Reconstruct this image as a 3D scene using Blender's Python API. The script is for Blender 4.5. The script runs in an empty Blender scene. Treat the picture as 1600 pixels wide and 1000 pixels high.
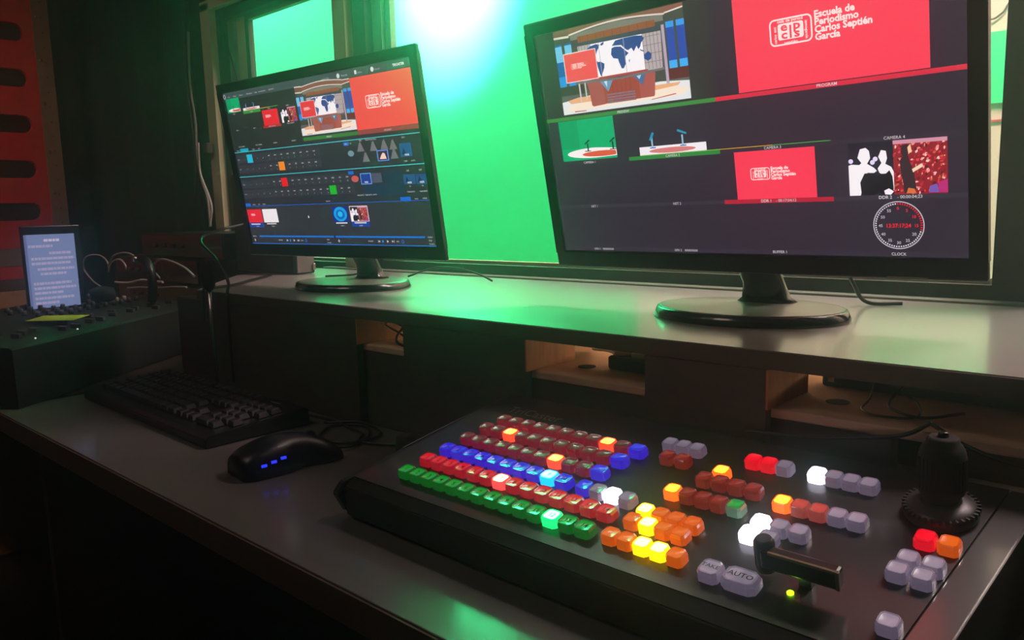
import bpy, bmesh, math, random
from mathutils import Vector, Matrix
random.seed(7)
PI = math.pi
S = bpy.context.scene
C = S.collection

# ------------------------------------------------------------------ camera, world, lights, exposure
cam_data = bpy.data.cameras.new('camera')
cam_data.sensor_width = 36.0
cam_data.lens = 36.0 * 1240 / 1600
cam_data.clip_start = 0.01
cam = bpy.data.objects.new('camera', cam_data)
C.objects.link(cam)
RX = ((0.736083, 0.075941, -0.672618), (0.676398, -0.120468, 0.726618), (-0.025849, -0.989808, -0.14004))
cam.matrix_world = Matrix(((RX[0][0], -RX[0][1], -RX[0][2], 0.0),
                           (RX[1][0], -RX[1][1], -RX[1][2], 0.0),
                           (RX[2][0], -RX[2][1], -RX[2][2], 0.30),
                           (0, 0, 0, 1)))
S.camera = cam

world = bpy.data.worlds.new('world')
S.world = world
world.use_nodes = True
world.node_tree.nodes['Background'].inputs[0].default_value = (0.9, 0.8, 0.7, 1)
world.node_tree.nodes['Background'].inputs[1].default_value = 0.0015

# scattering volume added to imitate lens glare around the bright windows
wn = world.node_tree
wv = wn.nodes.new('ShaderNodeVolumeScatter')
wv.inputs['Color'].default_value = (0.6, 1.0, 0.95, 1)
wv.inputs['Density'].default_value = 0.16
wv.inputs['Anisotropy'].default_value = 0.93
wn.links.new(wv.outputs[0], wn.nodes['World Output'].inputs['Volume'])

S.view_settings.view_transform = 'Standard'
S.view_settings.look = 'None'
S.view_settings.exposure = 0.0
S.view_settings.gamma = 1.0
S.view_settings.use_curve_mapping = False
S.cycles.volume_bounces = 1


def area(name, loc, target, sx, sy, power, color):
    d = bpy.data.lights.new(name, 'AREA')
    d.shape = 'RECTANGLE'
    d.size, d.size_y = sx, sy
    d.energy = power
    d.color = color
    o = bpy.data.objects.new(name, d)
    C.objects.link(o)
    o.location = loc
    o.rotation_euler = (Vector(target) - Vector(loc)).to_track_quat('-Z', 'Y').to_euler()
    return o


# studio lamps beyond the windows
sp = bpy.data.lights.new('studio_spot_lamp', 'SPOT')
sp.energy, sp.color, sp.spot_size, sp.spot_blend, sp.shadow_soft_size = 16000, (1.0, 0.95, 1.0), math.radians(38), 1.0, 0.08
so = bpy.data.objects.new('studio_spot_lamp', sp)
C.objects.link(so)
so.location = (-2.9, 1.75, 2.6)
so.rotation_euler = (Vector((-3.12, 3.0, 1.68)) - Vector(so.location)).to_track_quat('-Z', 'Y').to_euler()
area('studio_fill_lamp', (-3.4, 1.75, 2.5), (-3.6, 3.0, 0.6), 3.4, 0.4, 56, (1.0, 0.97, 0.97))
area('studio_left_lamp', (-5.2, 2.3, 2.6), (-5.4, 3.0, 1.5), 1.4, 0.3, 130, (1.0, 0.97, 1.0))
area('studio_side_lamp', (0.2, 1.9, 2.4), (-0.6, 3.0, 0.6), 1.8, 0.4, 190, (1.0, 0.86, 0.84))
# unseen fill lights added to brighten the control room
area('control_room_fill', (-1.1, -0.5, 1.6), (-1.1, 0.55, 0.0), 0.5, 0.5, 3.0, (1.0, 0.84, 0.74))
area('left_side_fill', (-1.8, -0.5, 1.6), (-2.9, 0.6, 0.7), 0.3, 0.3, 1.2, (1.0, 0.86, 0.72))  # added fill for the things at the left
sp = bpy.data.lights.new('stand_fill_spot', 'SPOT')  # added narrow spot that brightens the red stand
sp.energy, sp.color, sp.spot_size, sp.spot_blend, sp.shadow_soft_size = 75, (1.0, 0.70, 0.55), math.radians(40), 0.8, 0.05
so = bpy.data.objects.new('stand_fill_spot', sp)
C.objects.link(so)
so.location = (-1.2, -0.9, 1.7)
so.rotation_euler = (Vector((-2.8, 0.60, 0.22)) - Vector(so.location)).to_track_quat('-Z', 'Y').to_euler()
# unseen warm lights added under the shelf to brighten the cubbies
for x, w, e in ((-0.49, 0.16, 0.8), (-0.16, 0.3, 0.6), (-0.86, 0.1, 0.35)):
    area('cubby_fill', (x, 0.885, 0.1525), (x, 0.880, 0.11), w, 0.04, e, (1.0, 0.72, 0.45))


# ------------------------------------------------------------------ materials
def lin(c):
    out = []
    for v in c[:3]:
        v = v / 255.0
        out.append(v / 12.92 if v <= 0.04045 else ((v + 0.055) / 1.055) ** 2.4)
    return tuple(out) + (1.0,)


def mat(name, color, rough=0.5, metal=0.0, emit=None, strength=0.0, coat=0.0, spec=0.5, bump=0.0, scale=60.0,
        vary=0.0, stretch=None, coat_rough=0.06, coat_ior=1.5):
    m = bpy.data.materials.new(name)
    m.use_nodes = True
    nt = m.node_tree
    b = nt.nodes['Principled BSDF']
    col = lin(color)
    b.inputs['Base Color'].default_value = col
    b.inputs['Roughness'].default_value = rough
    b.inputs['Metallic'].default_value = metal
    b.inputs['Specular IOR Level'].default_value = spec
    b.inputs['Coat Weight'].default_value = coat
    b.inputs['Coat IOR'].default_value = coat_ior
    b.inputs['Coat Roughness'].default_value = coat_rough
    if emit:
        b.inputs['Emission Color'].default_value = lin(emit)
        b.inputs['Emission Strength'].default_value = strength
    if bump or vary:
        tc = nt.nodes.new('ShaderNodeTexCoord')
        mp = nt.nodes.new('ShaderNodeMapping')
        if stretch:
            mp.inputs['Scale'].default_value = stretch
        no = nt.nodes.new('ShaderNodeTexNoise')
        no.inputs['Scale'].default_value = scale
        no.inputs['Detail'].default_value = 4
        nt.links.new(tc.outputs['Object'], mp.inputs[0])
        nt.links.new(mp.outputs[0], no.inputs['Vector'])
        if vary:
            ra = nt.nodes.new('ShaderNodeValToRGB')
            ra.color_ramp.elements[0].position = 0.3
            ra.color_ramp.elements[1].position = 0.7
            ra.color_ramp.elements[0].color = tuple(v * (1 - vary) for v in col[:3]) + (1,)
            ra.color_ramp.elements[1].color = tuple(min(1, v * (1 + vary)) for v in col[:3]) + (1,)
            nt.links.new(no.outputs[0], ra.inputs[0])
            nt.links.new(ra.outputs[0], b.inputs['Base Color'])
        if bump:
            bp = nt.nodes.new('ShaderNodeBump')
            bp.inputs['Strength'].default_value = bump
            bp.inputs['Distance'].default_value = 0.001
            nt.links.new(no.outputs[0], bp.inputs['Height'])
            nt.links.new(bp.outputs[0], b.inputs['Normal'])
    return m


_em = {}


def em(c, k=1.0):
    """emissive picture colour on a screen"""
    key = (tuple(c), round(k, 3))
    if key not in _em:
        m = bpy.data.materials.new('screen_colour')
        m.use_nodes = True
        nt = m.node_tree
        b = nt.nodes['Principled BSDF']
        b.inputs['Base Color'].default_value = (0.005, 0.005, 0.006, 1)
        b.inputs['Roughness'].default_value = 0.25
        b.inputs['Specular IOR Level'].default_value = 0.3
        b.inputs['Emission Color'].default_value = lin(c)
        b.inputs['Emission Strength'].default_value = k
        _em[key] = m
    return _em[key]


M = {}
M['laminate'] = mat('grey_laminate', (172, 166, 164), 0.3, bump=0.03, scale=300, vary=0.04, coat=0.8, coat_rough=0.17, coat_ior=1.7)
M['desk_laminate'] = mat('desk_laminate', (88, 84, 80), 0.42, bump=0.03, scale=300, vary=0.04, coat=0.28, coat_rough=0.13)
M['laminate_edge'] = mat('laminate_edge', (70, 48, 38), 0.6, vary=0.1)
M['desk_edge'] = mat('desk_edge_band', (110, 84, 60), 0.5, vary=0.15)
M['dark_wood'] = mat('dark_wood', (62, 44, 36), 0.55, vary=0.25, scale=12, stretch=(1, 1, 8))
M['orange_wood'] = mat('plywood_side', (176, 112, 60), 0.6, vary=0.2, scale=18, stretch=(1, 6, 1))
M['pale_board'] = mat('pale_board', (205, 170, 140), 0.6, vary=0.08, scale=40, bump=0.2)
M['black_plastic'] = mat('black_plastic', (16, 16, 17), 0.4, bump=0.1, scale=400)
M['gloss_black'] = mat('gloss_black', (12, 12, 13), 0.18, coat=0.4)
M['bezel'] = mat('monitor_bezel', (20, 18, 18), 0.3, bump=0.03, scale=300)
M['base_grey'] = mat('monitor_base', (104, 102, 94), 0.38, coat=0.3, bump=0.03, scale=300)
M['plate'] = mat('console_plate', (16, 15, 15), 0.5, coat=0.42, coat_rough=0.12, coat_ior=1.55, bump=0.04, scale=500, vary=0.1)
M['plate_side'] = mat('console_end_panel', (62, 58, 54), 0.4, coat=1.0, coat_rough=0.14, coat_ior=1.9, bump=0.04, scale=500)
M['console_body'] = mat('console_body', (14, 13, 13), 0.35, bump=0.1, scale=300)
M['cream'] = mat('cream_paint', (196, 188, 150), 0.6, vary=0.06, scale=8)
M['frame_dark'] = mat('dark_frame', (44, 48, 42), 0.6, vary=0.1)
M['frame_grey'] = mat('grey_frame', (120, 128, 112), 0.6, vary=0.08)
M['black_wall'] = mat('black_wall', (26, 26, 25), 0.95, bump=0.3, scale=30, vary=0.2)
M['curtain'] = mat('black_curtain', (16, 16, 15), 0.98, bump=0.4, scale=200, vary=0.2)
M['green_wall'] = mat('green_screen_paint', (28, 232, 136), 0.9, vary=0.02, scale=3)
M['cream_wall'] = mat('studio_cream_wall', (214, 200, 176), 0.85, vary=0.04, scale=6)
M['floor'] = mat('dark_floor', (34, 28, 24), 0.7, vary=0.2, scale=9)
M['red_paint'] = mat('red_paint', (168, 22, 22), 0.55, vary=0.15, scale=30, bump=0.1)
M['rack_metal'] = mat('rack_strip_metal', (128, 112, 88), 0.5, metal=0.4, vary=0.15, scale=60)
M['steel'] = mat('bright_steel', (200, 198, 190), 0.25, metal=1.0)
M['tan'] = mat('tan_board', (150, 118, 86), 0.7, vary=0.15)
M['grey_board'] = mat('grey_board', (104, 100, 94), 0.7, vary=0.15)
M['rubber'] = mat('rubber', (14, 14, 14), 0.8)
M['cable_black'] = mat('cable_black', (18, 17, 16), 0.45)
M['cable_grey'] = mat('cable_grey', (150, 148, 140), 0.4)
M['cable_white'] = mat('cable_white', (205, 200, 190), 0.45)
M['paper'] = mat('yellow_green_paper', (176, 200, 30), 0.8, vary=0.03, emit=(150, 170, 20), strength=0.0)
M['knob'] = mat('knob_plastic', (60, 60, 60), 0.4, vary=0.2)
M['key_black'] = mat('keyboard_key', (40, 40, 42), 0.4, bump=0.1, scale=400)
M['white_print'] = mat('white_print', (120, 120, 118), 0.6)
M['logo_print'] = mat('raised_lettering', (128, 128, 124), 0.45)
M['matte_black'] = mat('matte_black', (9, 9, 9), 0.85)
M['tan_cap'] = mat('tan_plug', (190, 155, 95), 0.5, vary=0.1)
M['hole'] = mat('hole_black', (8, 7, 6), 0.9)
M['green_led'] = mat('green_led', (40, 90, 10), 0.4, emit=(150, 255, 20), strength=5.0)
M['blue_led'] = mat('blue_led', (10, 10, 80), 0.4, emit=(40, 50, 255), strength=1.6)
M['white_led'] = mat('white_led', (200, 200, 200), 0.4, emit=(235, 240, 235), strength=1.0)


def glass_mat():
    m = bpy.data.materials.new('window_glass')
    m.use_nodes = True
    nt = m.node_tree
    nt.nodes.clear()
    out = nt.nodes.new('ShaderNodeOutputMaterial')
    mix = nt.nodes.new('ShaderNodeMixShader')
    tr = nt.nodes.new('ShaderNodeBsdfTransparent')
    gl = nt.nodes.new('ShaderNodeBsdfGlossy')
    fr = nt.nodes.new('ShaderNodeFresnel')
    tr.inputs[0].default_value = (0.96, 0.98, 0.97, 1)
    gl.inputs['Roughness'].default_value = 0.0
    fr.inputs['IOR'].default_value = 1.3
    ge = nt.nodes.new('ShaderNodeNewGeometry')
    inv = nt.nodes.new('ShaderNodeMath'); inv.operation = 'SUBTRACT'; inv.inputs[0].default_value = 1.0
    mul = nt.nodes.new('ShaderNodeMath'); mul.operation = 'MULTIPLY'
    nt.links.new(ge.outputs['Backfacing'], inv.inputs[1])
    nt.links.new(fr.outputs[0], mul.inputs[0])
    nt.links.new(inv.outputs[0], mul.inputs[1])
    nt.links.new(mul.outputs[0], mix.inputs[0])
    nt.links.new(tr.outputs[0], mix.inputs[1])
    nt.links.new(gl.outputs[0], mix.inputs[2])
    nt.links.new(mix.outputs[0], out.inputs[0])
    return m


M['glass'] = glass_mat()


# ------------------------------------------------------------------ mesh helpers
class MB:
    def __init__(self):
        self.bm = bmesh.new()
        self.mats = []

    def slot(self, m):
        if m not in self.mats:
            self.mats.append(m)
        return self.mats.index(m)

    def _fin(self, faces, m, smooth):
        i = self.slot(m)
        for f in faces:
            f.material_index = i
            f.smooth = smooth

    def box(self, lo, hi, m, bevel=0.0, mtx=None):
        r = bmesh.ops.create_cube(self.bm, size=1.0)
        vs = r['verts']
        for v in vs:
            v.co = Vector([lo[k] + (v.co[k] + 0.5) * (hi[k] - lo[k]) for k in range(3)])
        fs = set(f for v in vs for f in v.link_faces)
        self._fin(fs, m, False)
        if bevel > 0:
            es = list(set(e for v in vs for e in v.link_edges))
            rb = bmesh.ops.bevel(self.bm, geom=es, offset=bevel, segments=2, affect='EDGES', profile=0.5)
            vs = set(v for f in rb['faces'] for v in f.verts)
            for f in rb['faces']:
                f.material_index = self.slot(m)
            # all verts connected
            todo = list(vs)
            seen = set(todo)
            while todo:
                v = todo.pop()
                for e in v.link_edges:
                    w = e.other_vert(v)
                    if w not in seen:
                        seen.add(w)
                        todo.append(w)
            vs = seen
        if mtx:
            for v in vs:
                v.co = mtx @ v.co
        return self

    def poly(self, pts, m, smooth=False):
        vs = [self.bm.verts.new(p) for p in pts]
        f = self.bm.faces.new(vs)
        self._fin([f], m, smooth)
        return self

    def prism(self, pts2, axis, a, b, m, smooth=False, mcap=None):
        """extrude a 2-D outline along an axis from a to b"""
        def P(p, t):
            return {'x': (t, p[0], p[1]), 'y': (p[0], t, p[1]), 'z': (p[0], p[1], t)}[axis]
        A = [self.bm.verts.new(P(p, a)) for p in pts2]
        B = [self.bm.verts.new(P(p, b)) for p in pts2]
        n = len(pts2)
        fs = [self.bm.faces.new((A[i], A[(i + 1) % n], B[(i + 1) % n], B[i])) for i in range(n)]
        self._fin(fs, m, smooth)
        caps = [self.bm.faces.new(A[::-1]), self.bm.faces.new(B)]
        self._fin(caps, mcap or m, False)
        bmesh.ops.recalc_face_normals(self.bm, faces=fs + caps)
        return self

    def lathe(self, prof, m, center=(0, 0, 0), seg=40, sx=1.0, sy=1.0, smooth=True, mtx=None):
        rings = []
        for r_, z in prof:
            ring = []
            for k in range(seg):
                a = 2 * PI * k / seg
                p = Vector((center[0] + r_ * sx * math.cos(a), center[1] + r_ * sy * math.sin(a), center[2] + z))
                if mtx:
                    p = mtx @ p
                ring.append(self.bm.verts.new(p))
            rings.append(ring)
        fs = []
        for A, B in zip(rings, rings[1:]):
            for k in range(seg):
                fs.append(self.bm.faces.new((A[k], A[(k + 1) % seg], B[(k + 1) % seg], B[k])))
        fs2 = [self.bm.faces.new(rings[0][::-1]), self.bm.faces.new(rings[-1])]
        self._fin(fs, m, smooth)
        self._fin(fs2, m, False)
        return self

    def tube(self, pts, r_, m, seg=8):
        pts = [Vector(p) for p in pts]
        rings = []
        up = Vector((0.13, 0.2, 1)).normalized()
        for i, p in enumerate(pts):
            d = (pts[min(i + 1, len(pts) - 1)] - pts[max(i - 1, 0)]).normalized()
            a = d.cross(up)
            if a.length < 1e-3:
                a = d.cross(Vector((1, 0, 0)))
            a.normalize()
            b = d.cross(a).normalized()
            rings.append([self.bm.verts.new(p + r_ * (math.cos(2 * PI * k / seg) * a + math.sin(2 * PI * k / seg) * b))
                          for k in range(seg)])
        fs = []
        for A, B in zip(rings, rings[1:]):
            for k in range(seg):
                fs.append(self.bm.faces.new((A[k], A[(k + 1) % seg], B[(k + 1) % seg], B[k])))
        self._fin(fs, m, True)
        c = [self.bm.faces.new(rings[0][::-1]), self.bm.faces.new(rings[-1])]
        self._fin(c, m, False)
        return self

    def text(self, s, m, size, mtx, align='LEFT', bold=0.0, xs=1.0, extrude=0.0):
        cu = bpy.data.curves.new('lettering', 'FONT')
        cu.body = s
        cu.size = size
        cu.align_x = align
        cu.offset = bold * size
        cu.extrude = extrude
        cu.resolution_u = 2
        o = bpy.data.objects.new('lettering', cu)
        C.objects.link(o)
        me = bpy.data.meshes.new_from_object(o)
        bpy.data.objects.remove(o)
        n0 = len(self.bm.verts)
        f0 = len(self.bm.faces)
        self.bm.from_mesh(me)
        self.bm.verts.ensure_lookup_table()
        self.bm.faces.ensure_lookup_table()
        i = self.slot(m)
        for v in self.bm.verts[n0:]:
            v.co = mtx @ Vector((v.co.x * xs, v.co.y, v.co.z))
        for f in self.bm.faces[f0:]:
            f.material_index = i
        bpy.data.meshes.remove(me)
        bpy.data.curves.remove(cu)
        return self

    def build(self, name, parent=None, loc=None, rot=None):
        me = bpy.data.meshes.new(name)
        self.bm.to_mesh(me)
        self.bm.free()
        for m in self.mats:
            me.materials.append(m)
        o = bpy.data.objects.new(name, me)
        C.objects.link(o)
        if parent:
            o.parent = parent
        if loc is not None:
            o.location = loc
        if rot is not None:
            o.rotation_euler = rot
        return o


def tag(o, label, cat, group=None, kind=None):
    o['label'] = label
    o['category'] = cat
    if group:
        o['group'] = group
    if kind:
        o['kind'] = kind
    return o


def thing(name, label, cat, loc=(0, 0, 0), rz=0.0, group=None):
    o = bpy.data.objects.new(name, None)
    o.empty_display_size = 0.02
    C.objects.link(o)
    o.location = loc
    o.rotation_euler = (0, 0, rz)
    return tag(o, label, cat, group)


def struct(o):
    o['kind'] = 'structure'
    return o


def copy_tree(o, parent=None):
    c = o.copy()
    C.objects.link(c)
    if parent:
        c.parent = parent
    for ch in list(o.children):
        copy_tree(ch, c)
    return c


def smooth_path(pts, n=8):
    """Catmull-Rom through the points"""
    P = [Vector(p) for p in pts]
    P = [2 * P[0] - P[1]] + P + [2 * P[-1] - P[-2]]
    out = []
    for i in range(1, len(P) - 2):
        for k in range(n):
            t = k / n
            a, b, c, d = P[i - 1], P[i], P[i + 1], P[i + 2]
            out.append(0.5 * ((2 * b) + (c - a) * t + (2 * a - 5 * b + 4 * c - d) * t * t + (3 * b - a - 3 * c + d) * t ** 3))
    out.append(P[-2])
    return out


def cable(name, label, pts, r_=0.002, m='cable_black', group=None, n=8):
    mb = MB()
    mb.tube(smooth_path(pts, n), r_, M[m])
    return tag(mb.build(name), label, 'cable', group)


# ------------------------------------------------------------------ the setting
FZ = -0.75
WY = 1.12
mb = MB(); mb.box((-5.0, -1.6, FZ - 0.05), (1.6, 1.1, FZ), M['floor']); struct(mb.build('floor'))
mb = MB(); mb.box((-5.0, -1.6, 2.0), (1.6, WY + 0.045, 2.05), M['black_wall']); struct(mb.build('ceiling'))
mb = MB(); mb.box((-5.05, -1.6, FZ), (-5.0, 1.165, 2.0), M['black_wall']); struct(mb.build('wall_left'))
mb = MB(); mb.box((1.6, -1.6, FZ), (1.65, 1.165, 2.0), M['black_wall']); struct(mb.build('wall_right'))
mb = MB(); mb.box((-5.0, -1.65, FZ), (1.6, -1.6, 2.0), M['black_wall']); struct(mb.build('wall_front'))
# window wall between the control room and the studio
mb = MB()
W1 = (-2.10, -1.54, 0.19, 0.83)
W2 = (-1.40, -0.232, 0.197, 1.35)
mb.box((-5.0, WY, FZ), (W1[0] - 0.05, WY + 0.045, 2.0), M['black_wall'])
mb.box((W1[0] - 0.05, WY, FZ), (1.6, WY + 0.045, 0.165), M['black_wall'])
mb.box((W1[0] - 0.05, WY, 0.85), (-1.54, WY + 0.045, 2.0), M['black_wall'])
mb.box((-1.54, WY, W2[3] + 0.02), (1.6, WY + 0.045, 2.0), M['black_wall'])
mb.box((0.95, WY, 0.165), (1.6, WY + 0.045, W2[3] + 0.02), M['black_wall'])
struct(mb.build('wall_back'))
# window 1
w = struct(thing('window_1', '', ''))
del w['label'], w['category']
mb = MB()
mb.box((-2.152, WY - 0.02, 0.165), (-2.104, WY + 0.01, 0.868), M['cream'])
mb.box((-2.152, WY - 0.02, 0.850), (-1.55, WY + 0.01, 0.874), M['cream'])
mb.build('window_casing', w)
mb = MB()
mb.box((-2.104, WY + 0.0, 0.19), (-2.082, WY + 0.045, 0.85), M['frame_dark'])
mb.box((-2.082, WY + 0.02, 0.19), (-2.05, WY + 0.045, 0.83), M['frame_grey'])
mb.box((-2.05, WY + 0.03, 0.19), (-2.008, WY + 0.045, 0.825), M['cream'])
mb.box((-2.008, WY + 0.03, 0.19), (-1.990, WY + 0.045, 0.815), M['frame_dark'])
mb.box((-2.09, WY + 0.01, 0.825), (-1.55, WY + 0.045, 0.85), M['frame_dark'])
mb.box((-2.008, WY + 0.03, 0.812), (-1.55, WY + 0.045, 0.826), M['frame_grey'])
mb.box((-2.104, WY - 0.005, 0.165), (-1.545, WY + 0.045, 0.182), M['frame_dark'])
mb.box((-2.0, WY + 0.02, 0.182), (-1.55, WY + 0.045, 0.188), M['frame_grey'])
mb.build('window_frame', w)
mb = MB(); mb.box((-1.99, WY + 0.034, 0.188), (-1.556, WY + 0.037, 0.812), M['glass']); mb.build('glass_pane', w)
# post between the windows
mb = MB()
mb.box((-1.556, WY - 0.005, 0.165), (-1.543, WY + 0.045, 1.37), M['frame_dark'])
mb.box((-1.543, WY - 0.02, 0.165), (-1.498, WY + 0.045, 1.37), M['cream'])
mb.box((-1.498, WY + 0.0, 0.165), (-1.452, WY + 0.045, 1.37), M['frame_dark'])
mb.box((-1.452, WY + 0.02, 0.165), (-1.420, WY + 0.045, 1.37), M['frame_grey'])
struct(mb.build('trim_1'))
# window 2
w = struct(thing('window_2', '', ''))
del w['label'], w['category']
mb = MB()
mb.box((-1.42, WY + 0.03, 0.165), (-1.402, WY + 0.045, 1.37), M['frame_grey'])
mb.box((-1.42, WY - 0.005, 0.165), (-0.17, WY + 0.03, 0.190), M['frame_dark'])
mb.box((-1.402, WY + 0.015, 0.190), (-0.232, WY + 0.030, 0.196), M['cream'])
mb.box((-1.42, WY + 0.0, 1.35), (-0.232, WY + 0.045, 1.37), M['frame_dark'])
mb.box((-0.226, WY - 0.004, 0.165), (-0.186, WY + 0.045, 1.37), M['frame_dark'])
mb.build('window_frame', w)
mb = MB(); mb.box((-1.402, WY + 0.034, 0.190), (-0.232, WY + 0.037, 1.35), M['glass']); mb.build('glass_pane', w)
# sill strip behind the monitor shelf
mb = MB(); mb.box((-1.62, 1.088, 0.150), (0.6, WY - 0.006, 0.172), M['frame_grey'], bevel=0.002); struct(mb.build('trim_2'))
w = struct(thing('added_window', '', ''))  # unseen window added to throw light on shelf and console at right
del w['label'], w['category']
mb = MB()
mb.box((-0.186, WY - 0.012, 0.176), (-0.150, WY + 0.045, 1.37), M['cream'])
mb.box((-0.150, WY - 0.004, 0.165), (0.95, WY + 0.045, 0.190), M['frame_dark'])
mb.box((-0.150, WY - 0.004, 1.35), (0.95, WY + 0.045, 1.37), M['frame_dark'])
mb.build('window_frame', w)
mb = MB(); mb.box((-0.150, WY + 0.034, 0.190), (0.95, WY + 0.037, 1.35), M['glass']); mb.build('glass_pane', w)
# curtain on the dark wall to the left of the windows (gentle folds)
mb = MB()
n = 120
top, bot = [], []
for i in range(n + 1):
    x = -3.9 + (-2.2 + 3.9) * i / n
    y = 1.085 + 0.012 * math.sin(i * 0.55) + 0.006 * math.sin(i * 0.23 + 1)
    top.append((x, y))
pts = top + [(x, y + 0.012) for x, y in reversed(top)]
mb.prism(pts, 'z', FZ + 0.02, 1.98, M['curtain'], smooth=True)
tag(mb.build('curtain'), 'black cloth curtain hanging on the dark wall left of the windows', 'curtain')

# the studio seen through the glass
mb = MB(); mb.box((-9, 1.166, FZ - 0.05), (3, 3.1, FZ), M['green_wall']); struct(mb.build('floor_studio'))
mb = MB(); mb.box((-9, 3.0, FZ), (-2.0, 3.06, 2.9), M['green_wall']); struct(mb.build('wall_studio_green'))
mb = MB(); mb.box((-2.0, 3.0, FZ), (3, 3.06, 2.9), M['cream_wall']); struct(mb.build('wall_studio_cream'))
mb = MB(); mb.box((-9, 1.166, 2.9), (3, 3.06, 2.95), M['cream_wall']); struct(mb.build('ceiling_studio'))
mb = MB(); mb.box((-1.0, 2.985, 0.593), (-0.3, 2.9995, 0.815), M['green_wall'])
tag(mb.build('green_panel'), 'small green panel on the cream studio wall beyond the right window', 'panel')
mb = MB()
mb.box((-1.0, 2.993, 0.533), (-0.3, 2.9995, 0.541), M['red_paint'])
tag(mb.build('red_trim_strip'), 'thin red strip on the cream wall below the small green panel', 'strip')
cable('wall_cable', 'thin dark cable looping on the cream studio wall above the green panel',
      [(-0.72, 2.995, 0.95), (-0.66, 2.99, 0.86), (-0.62, 2.99, 0.87), (-0.59, 2.99, 0.90), (-0.5, 2.995, 0.84)], 0.003)

# ------------------------------------------------------------------ desk, riser, shelf
desk = thing('desk', 'long light grey laminate desk carrying the lit switcher console and keyboard', 'desk')
mb = MB()
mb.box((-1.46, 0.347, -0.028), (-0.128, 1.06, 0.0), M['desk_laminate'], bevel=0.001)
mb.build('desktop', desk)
mb = MB()
mb.box((-1.46, 0.3445, -0.030), (-0.128, 0.3468, -0.0015), M['laminate_edge'])
mb.box((-0.1278, 0.3445, -0.030), (-0.1255, 1.06, -0.0015), M['desk_edge'])
mb.build('edge_band', desk)
for x in (-1.44, -0.15):
    mb = MB(); mb.box((x - 0.01, 0.40, FZ), (x + 0.01, 1.05, -0.030), M['dark_wood']); mb.build('leg_panel', desk)

riser = thing('desk_riser', 'dark wooden riser with open cubbies standing on the desk under the shelf', 'desk riser', (0, 0, 0))
mb = MB(); mb.box((-1.45, 0.668, 0.001), (-0.20, 0.686, 0.1065), M['dark_wood']); mb.build('front_panel', riser)
mb = MB()
mb.box((-1.45, 0.666, 0.107), (-0.105, 0.93, 0.116), M['pale_board'], bevel=0.0015)
mb.build('cubby_board', riser)
for x0, x1 in ((-1.45, -0.90), (-0.80, -0.585), (-0.428, -0.300)):
    mb = MB()
    mb.box((x0, 0.654, 0.001), (x1 - 0.002, 0.6655, 0.1525), M['dark_wood'])
    mb.box((x0, 0.6655, 0.1165), (x1 - 0.002, 0.742, 0.1525), M['dark_wood'])
    mb.box((x1 - 0.002, 0.654, 0.1165), (x1, 0.742, 0.1525), M['orange_wood'])
    mb.build('divider_block', riser)
for gx, gy in ((-0.5485, 0.718), (-0.2635, 0.721)):
    mb = MB(); mb.lathe([(0.0105, 0.1161), (0.0105, 0.1166), (0.0085, 0.1166)], M['hole'], (gx, gy, 0), 28)
    mb.build('cable_hole', riser)
mb = MB(); mb.box((-1.45, 0.93, 0.001), (-0.105, 0.935, 0.115), M['dark_wood']); mb.build('back_panel', riser)

shelf = thing('monitor_shelf', 'light grey laminate shelf carrying the two monitors in front of the window', 'shelf')
mb = MB()
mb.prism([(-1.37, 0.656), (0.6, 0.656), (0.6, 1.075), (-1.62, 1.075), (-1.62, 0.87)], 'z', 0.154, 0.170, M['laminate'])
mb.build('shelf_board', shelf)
mb = MB(); mb.box((-1.37, 0.6535, 0.1535), (0.6, 0.6558, 0.1690), M['laminate_edge']); mb.build('edge_band', shelf)

# things lying in the cubbies
pw = thing('power_strip', 'black power strip with tan round plugs lying in the middle cubby', 'power strip', (-0.475, 0.735, 0.116), -0.05)
mb = MB(); mb.box((-0.045, -0.018, 0.0005), (0.042, 0.022, 0.016), M['black_plastic'], bevel=0.003); mb.build('strip_body', pw)
for x, y in ((-0.033, -0.002), (-0.008, -0.004), (-0.02, 0.012)):
    mb = MB(); mb.lathe([(0.0115, 0.016), (0.0115, 0.0195), (0.0095, 0.0215)], M['tan_cap'], (x, y, 0), 24); mb.build('plug', pw)
cable('power_cable', 'grey cable running into the black power strip in the middle cubby',
      [(-0.60, 0.80, 0.120), (-0.56, 0.775, 0.126), (-0.535, 0.755, 0.128), (-0.519, 0.742, 0.125)], 0.0028, 'cable_grey')
cable('looped_cable', 'thin black cable loop hanging in the left cubby beside the orange wood',
      [(-0.803, 0.72, 0.148), (-0.835, 0.70, 0.148), (-0.85, 0.69, 0.135), (-0.835, 0.672, 0.124), (-0.805, 0.668, 0.1195)], 0.0018)
cable('looped_cable', 'second thin black cable lying flat on the left cubby board',
      [(-0.804, 0.70, 0.119), (-0.85, 0.71, 0.119), (-0.890, 0.72, 0.126), (-0.893, 0.70, 0.14), (-0.865, 0.69, 0.147), (-0.804, 0.68, 0.138)], 0.0016)
cable('coiled_cable', 'thin brown cable coiled on the pale board of the right cubby',
      [(-0.262, 0.78, 0.150), (-0.245, 0.765, 0.142), (-0.238, 0.73, 0.123), (-0.235, 0.70, 0.1185), (-0.215, 0.685, 0.1185),
       (-0.19, 0.70, 0.1185), (-0.20, 0.73, 0.124), (-0.225, 0.745, 0.13)], 0.0011)
cable('coiled_cable', 'darker cable crossing the coil in the right cubby',
      [(-0.215, 0.76, 0.135), (-0.222, 0.73, 0.12), (-0.21, 0.71, 0.1185), (-0.185, 0.70, 0.1185), (-0.16, 0.72, 0.122)], 0.0013)
mb = MB(); mb.box((-0.30, 0.775, 0.1165), (-0.10, 0.81, 0.139), M['black_plastic'], bevel=0.003)
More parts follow.
